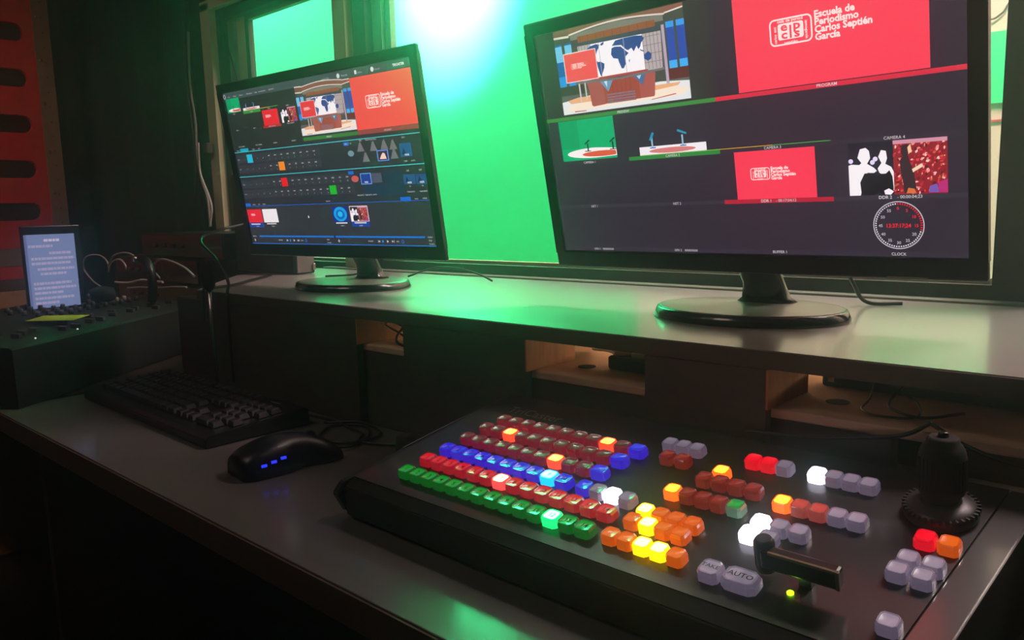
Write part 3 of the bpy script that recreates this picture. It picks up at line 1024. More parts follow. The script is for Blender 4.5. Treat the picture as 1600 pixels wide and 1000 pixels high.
    sc.q(.692, .360, .744, .424, (120, 170, 250), 3)
    sc.q(.695, .364, .741, .420, (30, 64, 150), 4)
    sc.q(.745, .366, .794, .420, (78, 84, 104), 3)
    sc.t('FADE', .718, .368, .0034, (250, 250, 250), 5, 'CENTER', .02)
    sc.q(.700, .290, .89, .357, (30, 48, 74), 2)
    sc.q(.800, .300, .89, .425, (30, 52, 70), 2)
    sc.q(.893, .347, .945, .402, (40, 84, 132), 3)
    sc.q(.948, .345, .999, .400, (36, 80, 128), 3)
    for u in (.918, .973):
        sc.pg([(u - .018, .36), (u - .002, .36), (u - .008, .392)], (18, 44, 78), 4)
        sc.t('FADE', u, .352, .0036, (250, 250, 250), 5, 'CENTER', .02)
        sc.t('DSK', u, .418, .003, WH, 4, 'CENTER')
        sc.t('FX', u, .332, .003, WH, 4, 'CENTER')
        sc.t('TAKE AUTO', u, .302, .003, WH, 4, 'CENTER')
    sc.t('TAKE AUTO   TAKE AUTO   AUTO', .71, .295, .003, WH, 4, 'CENTER')
    sc.q(0, .2545, 1, .2585, (30, 96, 200), 3)
    sc.q(.003, .256, .035, .276, (24, 110, 214), 3)
    sc.q(.865, .258, .912, .278, (24, 110, 214), 3)
    for s, u in (('DDR 2', .05), ('GFX', .085), ('STILLS', .115), ('Audio', .93), ('MIXER', .965)):
        sc.t(s, u, .263, .003, WH, 4)
    sc.t('Network', .504, .268, .003, WH, 4, 'CENTER')
    sc.q(0, 0, 1, .254, (48, 50, 56), 1)
    # clip bins
    sc.q(.003, .112, .094, .144, (16, 66, 160), 2)
    sc.q(.004, .145, .096, .234, (236, 30, 52), 3)
    logo(sc, .025, .205, .0065, (236, 30, 52), 4, False)
    sc.q(.103, .145, .195, .234, (248, 248, 250), 3)
    sc.q(.045 - .030, .130, .045 + .030, .130 + .008, WH, 4)
    sc.t('00:17:04', .055, .116, .0026, WH, 4, 'CENTER')
    sc.q(.148 - .030, .132, .148 + .030, .132 + .008, WH, 4)
    sc.t('00:00:10', .155, .116, .0026, WH, 4, 'CENTER')
    sc.q(.516, .143, .598, .235, (18, 40, 150), 2)
    sc.disc(.557, .190, .0165, (20, 170, 230), 3, sy=.72)
    sc.disc(.557, .188, .0110, (12, 100, 200), 4, sy=.72)
    sc.disc(.557, .190, .0062, (40, 196, 240), 5, sy=.75)
    sc.q(.608, .112, .700, .144, (16, 66, 160), 2)
    sc.q(.609, .143, .701, .237, (240, 220, 230), 2)
    crowd(sc, .612, .147, .698, .232, 3)
    sc.q(.557 - .030, .132, .557 + .030, .132 + .008, WH, 4)
    sc.t('00:00:10', .560, .116, .0026, WH, 4, 'CENTER')
    sc.q(.655 - .030, .132, .655 + .030, .132 + .008, WH, 4)
    sc.t('00:00:04', .655, .116, .0026, WH, 4, 'CENTER')
    sc.pg([(.379, .188), (.385, .172), (.381, .173), (.380, .168), (.377, .172)], (246, 246, 250), 5)
    # transport
    sc.q(.053, .046, .949, .056, (24, 120, 220), 3)
    sc.disc(.506, .051, .0024, (20, 30, 50), 4)
    sc.t('000:01:12', .02, .048, .0028, WH, 4, 'CENTER')
    sc.t('00:00:03', .972, .048, .0028, WH, 4, 'CENTER')
    for o_ in (0.0, .506):
        sc.q(.014 + o_, .024, .026 + o_, .0265, WH, 4)
        sc.q(.0185 + o_, .016, .0215 + o_, .0345, WH, 4)
        sc.t('000:00:00', .185 + o_, .022, .0030, WH, 4, 'CENTER')
        u = .222 + o_
        sc.q(u, .018, u + .002, .032, WH, 4)
        sc.pg([(u + .003, .025), (u + .009, .032), (u + .009, .018)], WH, 4)
        sc.q(.241 + o_, .018, .248 + o_, .032, (30, 150, 240), 4)
        sc.pg([(.265 + o_, .017), (.274 + o_, .025), (.265 + o_, .033)], WH, 4)
        sc.pg([(.289 + o_, .018), (.296 + o_, .025), (.289 + o_, .032)], WH, 4)
        sc.q(.298 + o_, .018, .300 + o_, .032, WH, 4)
        sc.t('100%', .316 + o_, .021, .0030, WH, 4, 'CENTER')
        sc.disc(.340 + o_, .025, .0028, (40, 120, 240), 4, ring=.0018)
    for u in (.46, .965):
        sc.t('Single', u, .030, .0028, WH, 4)
        sc.t('Autoplay', u, .010, .0028, WH, 4)
    sc.q(0, 0, 1, .004, (40, 120, 220), 4)


monitor('left black monitor showing the switcher software with rows of tiny buttons', (-1.136, 0.822),
        (-1.1125, 0.7555, 0.3791), 0.0601, 0.1512, 0.0016, draw_left)
monitor('right and nearer black monitor showing the multiview with a clock', (-0.412, 0.842),
        (-0.4197, 0.7825, 0.3755), -0.0378, 0.1922, -0.0033, draw_right)

# ------------------------------------------------------------------ switcher console
CO = Vector((-0.5760, 0.4678, 0.0))
CZ, CA, CYAW = 0.0534, 0.24, -0.0078
con = thing('switcher_console', 'black sloping video switcher console with rows of glowing coloured keys', 'control console', CO, CYAW)
con.scale = (1.035, 1.035, 1.035)
ca, sa = math.cos(CA), math.sin(CA)


def L(s, t, h=0.0):
    return Vector((s, t * ca - h * sa, CZ + t * sa + h * ca))


def shear_prism(name, s0, s1, outline, m, k=(0.15, 0.088), bevel=0.0012):
    """outline: list of (t, h) or ('z', t, z); extruded in s, sheared along t"""
    mb = MB()
    pts = []
    for p in outline:
        if p[0] == 'z':
            y, z_ = L(0, p[1]).y, p[2]
            t = p[1]
        else:
            q_ = L(0, p[0], p[1]); y, z_, t = q_.y, q_.z, p[0]
        pts.append((t, y, z_))
    A = [mb.bm.verts.new((s0 + k[0] * t, y, z_)) for t, y, z_ in pts]
    B = [mb.bm.verts.new((s1 + k[1] * t, y, z_)) for t, y, z_ in pts]
    n = len(pts)
    fs = [mb.bm.faces.new((A[i], A[(i + 1) % n], B[(i + 1) % n], B[i])) for i in range(n)]
    fs += [mb.bm.faces.new(A[::-1]), mb.bm.faces.new(B)]
    mb._fin(fs, m, False)
    bmesh.ops.recalc_face_normals(mb.bm, faces=fs)
    if bevel:
        bmesh.ops.bevel(mb.bm, geom=list(mb.bm.edges), offset=bevel, segments=2, affect='EDGES')
    return mb.build(name, con)


def outl(f, z0):
    return [('z', f + 0.002, z0), ('z', f, 0.0319), (f + 0.005, -0.0100), (f + 0.010, -0.0086), (0.175, -0.0086), ('z', 0.179, 0.0599), ('z', 0.174, z0)]


shear_prism('console_body', -0.0500, 0.4326, outl(-0.034, 0.004), M['console_body'])
shear_prism('top_plate', -0.0495, 0.4324, [(-0.024, -0.0086), (-0.024, -0.0080), (0.1745, -0.0080), (0.1745, -0.0086)], M['plate'], bevel=0)
shear_prism('end_panel', 0.4332, 0.4547, [(a if not isinstance(a, str) else a, *r_) for a, *r_ in
            [('z', -0.033, 0.002), ('z', -0.035, 0.0319), (-0.029, -0.0100), (-0.0235, -0.0078), (0.1745, -0.0078), ('z', 0.179, 0.0599), ('z', 0.174, 0.002)]], M['plate_side'], k=(0.088, 0.086))
endl = [('z', -0.030, 0.006), ('z', -0.040, 0.0259), (-0.034, -0.0098), (0.175, -0.0098), ('z', 0.179, 0.0599), ('z', 0.174, 0.002), ('z', 0.01, 0.002)]
shear_prism('end_panel', -0.0600, -0.0507, endl, M['console_body'], k=(0.15, 0.15))
mb = MB(); mb.box((-0.0585, L(0, .04).y, 0), (-0.0575, L(0, .115).y, 0.0006), M['steel'])  # steel strip added in place of an edge highlight
for v in mb.bm.verts:
    t_ = v.co.y / ca
    v.co.z += CZ + t_ * sa - 0.0096
    v.co.x += 0.15 * t_
e_ = mb.build('edge_highlight', con); e_['label'] = 'thin bright strip imitating a highlight on the left end'
# two round end knobs at the left side
mb = MB(); mb.lathe([(0.010, 0.001), (0.011, 0.003), (0.011, 0.054), (0.009, 0.060), (0.004, 0.061)], M['rubber'], (-0.068, 0.055, 0.0), 24)
mb.build('side_knob', con)

# lettering on the plate
TILT = Matrix.Rotation(CA, 4, 'X')
mb = MB()
mb.text('TriCaster', M['logo_print'], 0.0178, Matrix.Translation(L(-0.0009, 0.1385, -0.0077)) @ TILT, 'LEFT', 0.0, 1.0)
mb.build('lettering', con)


# --- keys
def key_mesh(w, d, mbody, name, top=0.0, bot=-0.0078, dish=0.0007):
    """clear cap: tapered box whose top face is a shallow dish with a raised rim"""
    mb = MB()
    b = mb.bm
    tw, td = w * 0.88, d * 0.86
    def ring(hw, hd, z_, n=4, p=5.0):
        out = []
        for i in range(n * 4):
            a = 2 * PI * (i + .5) / (n * 4)
            c_, s_ = math.cos(a), math.sin(a)
            k = (abs(c_) ** p + abs(s_) ** p) ** (-1 / p)
            out.append(b.verts.new((hw * k * c_, hd * k * s_, z_)))
        return out
    R = [ring(w / 2, d / 2, bot), ring(w / 2 * .99, d / 2 * .99, top - .0022), ring(tw / 2 * 1.03, td / 2 * 1.03, top - .0006),
         ring(tw / 2, td / 2, top), ring(tw / 2 * .88, td / 2 * .88, top - .0001), ring(tw / 2 * .84, td / 2 * .84, top - .0022)]
    fs = []
    for A, B in zip(R, R[1:]):
        n = len(A)
        for k in range(n):
            fs.append(b.faces.new((A[k], A[(k + 1) % n], B[(k + 1) % n], B[k])))
    fs.append(b.faces.new(R[-1]))
    fs.append(b.faces.new(R[0][::-1]))
    mb._fin(fs, mbody, False)
    me = bpy.data.meshes.new(name)
    b.to_mesh(me); b.free()
    me.materials.append(mbody)
    return me


def lens_mesh(w, d, mlens, name, digit=None, mdig=None, dish=0.0010, top=0.0):
    mb = MB()
    b = mb.bm
    hw, hd = w * .88 * .84 / 2, d * .86 * .84 / 2
    n = 20
    rings = []
    for j, f in enumerate((1.0, .8, .6, .4, .2)):
        r_ = []
        for i in range(n):
            a = 2 * PI * i / n
            c_, s_ = math.cos(a), math.sin(a)
            p = 5.0 * f + 2.0 * (1 - f)
            k = (abs(c_) ** p + abs(s_) ** p) ** (-1 / p)
            r_.append(b.verts.new((hw * f * k * c_, hd * f * k * s_, top - .00025 - dish * (1 - f * f))))
        rings.append(r_)
    fs = []
    for A, B in zip(rings, rings[1:]):
        for k in range(n):
            fs.append(b.faces.new((A[k], A[(k + 1) % n], B[(k + 1) % n], B[k])))
    fs.append(b.faces.new(rings[-1]))
    mb._fin(fs, mlens, True)
    if digit:
        mb.text(digit, mdig, d * .42, Matrix.Translation((0, -d * .14, top - .0004)), 'CENTER', .01)
    me = bpy.data.meshes.new(name)
    b.to_mesh(me); b.free()
    for m in mb.mats:
        me.materials.append(m)
    return me


def keymat(name, base, emi, k, rough=.25, coat=.5):
    return mat(name, base, rough, emit=emi, strength=k, coat=1.0, coat_rough=0.03, coat_ior=1.6, spec=.5)


INK = mat('key_ink', (10, 10, 10), 0.5)
KM = {   # kind: (body material, lens material)
    'green': (keymat('green_cap', (30, 80, 40), (10, 110, 30), .55), keymat('green_lens', (20, 70, 30), (12, 165, 48), .75)),
    'green_lit': (keymat('green_lit_cap', (60, 140, 70), (20, 255, 110), 1.95), keymat('green_lit_lens', (120, 220, 160), (110, 255, 205), 6.50)),
    'red': (keymat('red_cap', (110, 20, 30), (170, 12, 34), .75), keymat('red_lens', (120, 20, 30), (232, 20, 38), .8)),
    'red_lit': (keymat('red_lit_cap', (180, 30, 30), (255, 70, 70), 1.6), keymat('red_lit_lens', (220, 140, 90), (255, 205, 130), 6.50)),
    'blue': (keymat('blue_cap', (30, 20, 120), (56, 30, 205), .8), keymat('blue_lens', (20, 30, 120), (40, 50, 235), .85)),
    'blue_lit': (keymat('blue_lit_cap', (20, 120, 200), (20, 190, 255), 1.6), keymat('blue_lit_lens', (80, 180, 220), (110, 235, 255), 5.50)),
    'maroon': (keymat('maroon_cap', (90, 30, 34), (118, 20, 40), .75), keymat('maroon_lens', (120, 110, 96), (84, 40, 34), .8, .2, .8)),  # unlit rows, with a weak glow put into cap and lens
    'red_orange_lit': (keymat('red_orange_lit_cap', (200, 50, 30), (255, 70, 40), 1.5), keymat('red_orange_lit_lens', (230, 130, 40), (255, 165, 60), 6.00)),
    'clear': (keymat('clear_cap', (150, 142, 156), (112, 100, 124), .5), keymat('clear_lens', (170, 164, 178), (150, 140, 164), .5)),  # faint glow put into the unlit clear keys too
    'clear_lit': (keymat('clear_lit_cap', (220, 220, 240), (240, 236, 255), 4.0), keymat('clear_lit_lens', (255, 255, 255), (250, 248, 255), 6.0)),
    'dim_red': (keymat('dim_red_cap', (110, 40, 34), (118, 30, 26), .6), keymat('dim_red_lens', (120, 40, 34), (146, 40, 32), .7)),
    'bright_red': (keymat('bright_red_cap', (160, 10, 30), (224, 8, 34), .9), keymat('bright_red_lens', (200, 10, 30), (255, 8, 40), 1.0)),
    'orange': (keymat('orange_cap', (170, 70, 20), (208, 82, 14), .75), keymat('orange_lens', (190, 90, 20), (226, 96, 20), .85)),
    'yellow_lit': (keymat('yellow_lit_cap', (255, 190, 30), (255, 196, 10), 2.2), keymat('yellow_lit_lens', (255, 220, 60), (255, 232, 90), 9.0)),
    'orange_lit': (keymat('orange_lit_cap', (240, 80, 20), (255, 84, 22), 2.34), keymat('orange_lit_lens', (255, 180, 30), (255, 206, 30), 7.50)),
    'clear_green': (keymat('clear_green_cap', (96, 120, 100), (70, 112, 84), .6), keymat('clear_green_lens', (20, 130, 50), (24, 168, 60), .8)),
    'red_clear': (keymat('red_clear_cap', (130, 70, 60), (150, 60, 56), .7), keymat('red_clear_lens', (160, 70, 60), (196, 70, 60), .8)),
}
_cap = {}


def key(part, kind, s, t, w, d, digit=None, label=None, top=0.0, dish=0.0006):
    kb = ('b', kind, w, d, top)
    if kb not in _cap:
        _cap[kb] = key_mesh(w, d, KM[kind][0], 'key_cap', top)
    kl = ('l', kind, w, d, digit, top, dish)
    if kl not in _cap:
        _cap[kl] = lens_mesh(w, d, KM[kind][1], 'key_lens', digit, INK, dish, top)
    o = bpy.data.objects.new(part, _cap[kb])
    C.objects.link(o)
    o.parent = con
    o.location = L(s, t)
    o.rotation_euler = (CA, 0, 0)
    l_ = bpy.data.objects.new('key_lens', _cap[kl])
    C.objects.link(l_)
    l_.parent = o
    if label:
        o['label'] = label
    return o


MW, MD = 0.0156, 0.0147
for i in range(14):
    k = 'green_lit' if i == 11 else 'green'
    key('crosspoint_key', k, .016 * i, 0.0, MW, MD, str(i + 1), 'brightly lit green key' if i == 11 else 'green glowing key')
for i in range(14):
    k = 'red_lit' if i == 6 else 'red'
    key('crosspoint_key', k, .0023 + .016 * i, .0249, MW, MD, str(i + 1), 'brightly lit red key' if i == 6 else 'red glowing key')
for i in range(10):
    k = 'blue_lit' if i == 8 else 'blue'
    key('crosspoint_key', k, .0065 + .016 * i, .0473, MW, MD, str(i + 1), 'brightly lit cyan key' if i == 8 else 'blue glowing key')
for j, (s, kind) in enumerate(((.1727, 'blue'), (.1868, 'clear'), (.2010, 'clear_lit'), (.2153, 'clear'))):
    key('function_key', kind, s, .0466, .0135, MD, label=['blue key', 'clear unlit key', 'white lit key', 'clear unlit key'][j])
for r_, (s0, t, lit) in enumerate(((.0100, .0719, 7), (.0144, .0949, 2), (.0200, .1150, 8))):
    for i in range(11):
        kind = 'red_orange_lit' if i == lit else ('blue' if i == 10 else 'maroon')
        key('crosspoint_key', kind, s0 + .016 * i, t, MW, .0138,
            label={'red_orange_lit': 'lit orange key', 'blue': 'blue key at the end of the row', 'maroon': 'dim maroon key'}[kind])
FW, FD = 0.0131, 0.0138
blocks = [
    (['clear'] * 3, .2003, .1357, .01315, 'dim clear key'),
    (['dim_red'] * 2, .2100, .1155, .0146, 'dim red key'),
    (['orange_lit'], .2624, .1106, .0135, 'lit orange key'),
    (['dim_red'] * 4, .2548, .0969, .0139, 'dim red key'),
    (['orange_lit', 'dim_red', 'dim_red', 'dim_red', 'clear_green'], .2414, .0712, .01335, None),
    (['yellow_lit', 'orange', 'orange', 'orange'], .2372, .0387, .01345, None),
    (['orange', 'yellow_lit', 'orange', 'orange'], .2351, .0241, .0135, None),
    (['orange', 'orange', 'yellow_lit', 'yellow_lit', 'orange'], .2309, .0014, .0138, None),
    (['clear_lit', 'clear', 'clear'], .3190, .0614, .0139, None),
    (['clear_lit', 'clear'], .3177, .0460, .0139, None),
    (['bright_red', 'bright_red', 'clear'], .2773, .1366, .0130, None),
    (['clear_lit', 'clear', 'clear', 'clear'], .3290, .1365, .0127, None),
    (['orange_lit', 'red_clear', 'red_clear', 'clear', 'clear'], .3220, .0902, .0133, None),
    (['bright_red', 'orange'], .4186, .0887, .0140, None),
    (['clear', 'clear'], .4158, .0634, .0145, 'dim clear key'),
    (['clear', 'clear'], .4138, .0495, .0145, 'dim clear key'),
    (['clear'], .4241, .0017, .0142, 'single clear key near the front corner'),
]
nice = {'orange_lit': 'lit orange key', 'dim_red': 'dim red key', 'clear_green': 'clear key with green legend', 'yellow_lit': 'bright yellow lit key',
        'orange': 'orange key', 'clear_lit': 'bright white lit key', 'clear': 'dim clear key', 'bright_red': 'bright red key', 'red_clear': 'faint red clear key'}
for kinds, s0, t, p, lab in blocks:
    for i, kind in enumerate(kinds):
        key('function_key', kind, s0 + p * i, t, FW, FD, label=lab or nice[kind], dish=0.0006)
key('take_button', 'clear', .3137, -.0015, .0155, .0172, 'TAKE' if False else None, 'clear button lettered TAKE')
key('auto_button', 'clear', .3350, -.0010, .0245, .0176, None, 'wide clear button lettered AUTO')
mb = MB()
mb.text('TAKE', INK, .0052, Matrix.Translation(L(.3137, -.0030, .0003)) @ TILT, 'CENTER', .01)
mb.text('AUTO', INK, .0062, Matrix.Translation(L(.3350, -.0030, .0003)) @ TILT, 'CENTER', .01)
mb.build('button_lettering', con)
# recessed frame left of the reds (dark square)
mb = MB(); mb.lathe([(.0022, -.0078), (.0022, -.0068), (.0012, -.0062)], M['green_led'], seg=16)
o = mb.build('status_light', con, L(.3643, .0057), (CA, 0, 0)); o['label'] = 'small green status light'

# --- transition lever
lev = MB()
lev.box((-.025, -.0045, .006), (.025, .0045, .0195), M['console_body'], bevel=.002)
lev.lathe([(.0060, .0), (.0068, .004), (.0068, .0205), (.005, .0235)], M['console_body'], (-.025, .004, 0), 20)
lever = lev.build('transition_lever', con, L(.3700, .0108, -.002), (CA, 0, 0))
lev = MB(); lev.box((-.019, -.0051, .0182), (.0252, -.0030, .0201), M['rack_metal'], bevel=.0004)
lev.box((.0232, -.0053, .007), (.0256, -.0026, .0201), M['rack_metal'], bevel=.0004)
lev.build('metal_edge', lever)
lev = MB(); lev.box((-.004, .004, -.008), (.004, .010, .006), M['console_body']); lev.build('lever_arm', lever)
mb = MB(); mb.box((-.003, -.002, -.0079), (.003, .034, -.0074), M['hole'])
mb.build('lever_slot', con, L(.3700, .0108), (CA, 0, 0))

# --- joystick
js = MB()
js.lathe([(.0225, -.0080), (.0232, -.0070), (.0228, -.0015), (.0200, .0010), (.0130, .0035)], M['knob'], seg=48)
for i in range(36):
    a = 2 * PI * i / 36
    js.box((-.0006, .0205, -.0035), (.0006, .0238, .0002), M['knob'], mtx=Matrix.Rotation(a, 4, 'Z'))
joy = js.build('joystick_base', con, L(.4170, .1278), (CA, 0, 0))
js = MB()
js.lathe([(.0105, .002), (.0115, .006), (.0142, .009), (.0146, .012), (.0146, .034), (.0138, .038), (.0122, .0415), (.0105, .0435), (.0100, .046), (.0085, .0475)],
         M['rubber'], seg=40)
for i in range(30):
    a = 2 * PI * i / 30
    js.box((-.0006, .0140, .012), (.0006, .0152, .034), M['rubber'], mtx=Matrix.Rotation(a, 4, 'Z'))
jst = js.build('joystick_handle', joy, (0, 0, 0), (-CA * .8, 0, 0))
js = MB(); js.lathe([(.0034, .0475), (.0034, .050), (.002, .051)], M['gloss_black'], seg=20); js.build('joystick_button', joy, (0, 0, 0), (-CA * .8, 0, 0))

# ------------------------------------------------------------------ keyboard
kb = thing('computer_keyboard', 'black full-size keyboard on the dark left part of the desk', 'keyboard', (-1.190, 0.540, 0.0), -0.02)
mb = MB()
prof = [(-.078, .002), (-.078, .012), (-.072, .016), (.070, .026), (.076, .024), (.078, .004), (.070, .002), (-.070, .0005)]
mb.prism(prof, 'x', -.222, .222, M['black_plastic'])
bmesh.ops.bevel(mb.bm, geom=list(mb.bm.edges), offset=.0015, segments=2, affect='EDGES')
mb.build('keyboard_body', kb)
ktilt = math.atan2(.010, .142)


def kcap(w):
    m_ = MB()
    b = m_.bm
    d = .0165
    A = [b.verts.new(p) for p in ((-w / 2, -d / 2, 0), (w / 2, -d / 2, 0), (w / 2, d / 2, 0), (-w / 2, d / 2, 0))]
    e = .0028
    B = [b.verts.new(p) for p in ((-w / 2 + e, -d / 2 + e * .6, .007), (w / 2 - e, -d / 2 + e * .6, .007), (w / 2 - e, d / 2 - e, .0075), (-w / 2 + e, d / 2 - e, .0075))]
    fs = [b.faces.new((A[i], A[(i + 1) % 4], B[(i + 1) % 4], B[i])) for i in range(4)] + [b.faces.new(B), b.faces.new(A[::-1])]
    m_._fin(fs, M['key_black'], False)
    bmesh.ops.bevel(b, geom=list(b.edges), offset=.0006, segments=1, affect='EDGES')
    me = bpy.data.meshes.new('keycap'); b.to_mesh(me); b.free(); me.materials.append(M['key_black'])
    return me


_kc = {}
rows_ = [
    (.056, [(0, 1)] + [(2 + i, 1) for i in range(4)] + [(6.5 + i, 1) for i in range(4)] + [(11 + i, 1) for i in range(4)] + [(15.25 + i, 1) for i in range(3)]),
    (.035, [(i, 1) for i in range(13)] + [(13, 2)] + [(15.25 + i, 1) for i in range(3)] + [(18.5 + i, 1) for i in range(4)]),
    (.016, [(0, 1.5)] + [(1.5 + i, 1) for i in range(12)] + [(13.5, 1.5)] + [(15.25 + i, 1) for i in range(3)] + [(18.5 + i, 1) for i in range(4)]),
    (-.003, [(0, 1.75)] + [(1.75 + i, 1) for i in range(11)] + [(12.75, 2.25)] + [(18.5 + i, 1) for i in range(3)]),
    (-.022, [(0, 2.25)] + [(2.25 + i, 1) for i in range(10)] + [(12.25, 2.75)] + [(16.25, 1)] + [(18.5 + i, 1) for i in range(4)]),
    (-.041, [(0, 1.25), (1.25, 1.25), (2.5, 1.25), (3.75, 6.25), (10, 1.25), (11.25, 1.25), (12.5, 1.25), (13.75, 1.25)] + [(15.25 + i, 1) for i in range(3)] + [(18.5, 2), (20.5, 1)]),
]
for y, cells in rows_:
    for c0, wd in cells:
        w_ = .0189 * wd - .0012
        if wd not in _kc:
            _kc[wd] = kcap(w_)
        o = bpy.data.objects.new('key' if wd == 1 else 'wide_key', _kc[wd])
        C.objects.link(o)
        o.parent = kb
        x = -.2105 + .0189 * (c0 + wd / 2)
        o.location = (x, y - .004, .0215 + (y) * .0704)
        o.rotation_euler = (ktilt, 0, 0)
mb = MB(); mb.box((.150, .058, .0262), (.172, .0605, .0266), M['white_print']); mb.build('maker_mark', kb)
cable('keyboard_cable', 'thin black keyboard cable along the foot of the dark riser',
      [(-1.05, .617, .012), (-1.02, .635, .003), (-0.95, .640, .003), (-0.90, .632, .003), (-0.86, .625, .003), (-0.83, .60, .003), (-.78, .62, .003)], .0018)

# ------------------------------------------------------------------ mouse
ms = thing('computer_mouse', 'black gaming mouse with three blue lights on its side', 'mouse', (-0.828, 0.488, 0.0), -0.10)
mb = MB()
b = mb.bm
NY, NX = 18, 16
prof_h = lambda t: .039 * (math.sin(PI * min(1, (t * .82 + .13))) ** .55)
prof_w = lambda t: .031 * (1 - .22 * math.exp(-((t - .62) / .16) ** 2)) * (1 if t > .12 else (.72 + .28 * (t / .12) ** .5)) * (1 if t < .93 else .93)
rows2 = []
for j in range(NY + 1):
    t = j / NY
    y = -.062 + .124 * t
    hh, ww = max(.006, prof_h(t)), prof_w(t)
    r_ = []
    for i in range(NX + 1):
        a = PI * i / NX
        cx = math.cos(a)
        r_.append(b.verts.new((ww * math.copysign(abs(cx) ** .75, cx), y, .0015 + hh * (math.sin(a) ** .62 if 0 < i < NX else 0))))
    rows2.append(r_)
fs = []
for A, B in zip(rows2, rows2[1:]):
    for i in range(NX):
        fs.append(b.faces.new((A[i], B[i], B[i + 1], A[i + 1])))
    fs.append(b.faces.new((A[0], A[NX], B[NX], B[0])))
fs.append(b.faces.new(rows2[0])); fs.append(b.faces.new(rows2[-1][::-1]))
mb._fin(fs, M['console_body'], True)
bmesh.ops.recalc_face_normals(b, faces=fs)
mb.build('mouse_shell', ms)
mb = MB(); mb.lathe([(.008, -.0035), (.009, -.002), (.009, .002), (.008, .0035)], M['rubber'], seg=20, mtx=Matrix.Translation((0, .032, .029)) @ Matrix.Rotation(PI / 2, 4, 'Y'))
mb.build('scroll_wheel', ms)
for i in range(3):
    y = -.040 + .012 * i
    mb = MB(); mb.box((-.001, -.0032, -.0016), (.001, .0032, .0016), M['blue_led'], bevel=.0004)
    t = (y + .062) / .124
    o = mb.build('blue_light', ms, (prof_w(t) * .985, y, .0165 + .002 * i), (0, -.25, 0))
cable('mouse_cable', 'black mouse cable looped on the desk between mouse and console',
      [(-0.822, .553, .008), (-0.822, .585, .003), (-0.845, .625, .003), (-0.89, .650, .003), (-0.925, .625, .003), (-0.90, .585, .003),
       (-0.86, .575, .003), (-.83, .600, .003), (-.84, .640, .003), (-.90, .655, .005), (-.95, .625, .003)], .0019)

# ------------------------------------------------------------------ left side: table, mixer, racks, tablet
tb = thing('side_table', 'low dark side table at the left under the sound mixer', 'table', (-2.15, 0.65, FZ))
mb = MB(); mb.box((-0.60, -0.45, -FZ - .03), (0.66, 0.40, -FZ - .001), M['dark_wood'], bevel=.002); mb.build('tabletop', tb)
for x in (-.56, .62):
    for y in (-.41, .38):
        mb = MB(); mb.box((x - .02, y - .02, 0), (x + .02, y + .02, -FZ - .03), M['dark_wood']); mb.build('leg', tb)

mang = math.atan2(1.03 - .353, -1.89 + 1.416)
mx_ = thing('sound_mixer', 'black audio mixer with rows of small knobs beside the lit tablet', 'mixer', (-1.655, 0.70, 0.0), mang)
# local x runs along the near edge, local y to the far side
mb = MB()
mb.prism([(0.0, .0005), (0.0, .096), (.006, .100), (.33, .118), (.34, .110), (.34, .0005)], 'x', -.40, .215, M['matte_black'])
mb.build('mixer_body', mx_)
mtl = math.atan2(.018, .324)
rnd = random.Random(3)
kn = {}
for m_, nm in ((M['knob'], 'a'), (M['cable_grey'], 'b')):
    t_ = MB(); t_.lathe([(.0050, 0), (.0045, .009), (.0035, .010)], m_, seg=12)
    me = bpy.data.meshes.new('mixer_knob'); t_.bm.to_mesh(me); t_.bm.free(); me.materials.append(m_); kn[nm] = me
for i in range(11):
    for j in range(5):
        o = bpy.data.objects.new('knob', kn['b' if (j == 1 and i > 8) else 'a'])
        C.objects.link(o); o.parent = mx_
        y = .16 + .030 * j
        o.location = (-.10 + .028 * i, y, .1002 + (y - .006) * .0556)
        o.rotation_euler = (mtl, 0, 0)
fm = MB(); fm.box((-.004, -.008, 0), (.004, .008, .008), M['knob'], bevel=.001)
me = bpy.data.meshes.new('fader'); fm.bm.to_mesh(me); fm.bm.free(); me.materials.append(M['knob'])
for i in range(19):
    o = bpy.data.objects.new('fader', me)
    C.objects.link(o); o.parent = mx_
    y = .035 + .06 * rnd.random()
    o.location = (-.38 + .030 * i, y, .1002 + (y - .006) * .0556)
    o.rotation_euler = (mtl, 0, 0)
for i in range(5):
    y = .02 + .1 * rnd.random()
    mb = MB(); mb.lathe([(.0016, 0), (.0014, .0015), (.0008, .002)], M['white_led'], seg=10)
    mb.build('indicator_light', mx_, (-.38 + .05 * i + .02 * rnd.random(), y, .1002 + (y - .006) * .0556))

mb = MB()
mb.box((-.046, -.027, 0), (.046, .027, .0006), M['paper'])
tag(mb.build('paper_note', None, (-1.650, .513, .1145), (.05, 0, .70)), 'yellow-green paper note lying on the mixer in front of the tablet', 'paper note')

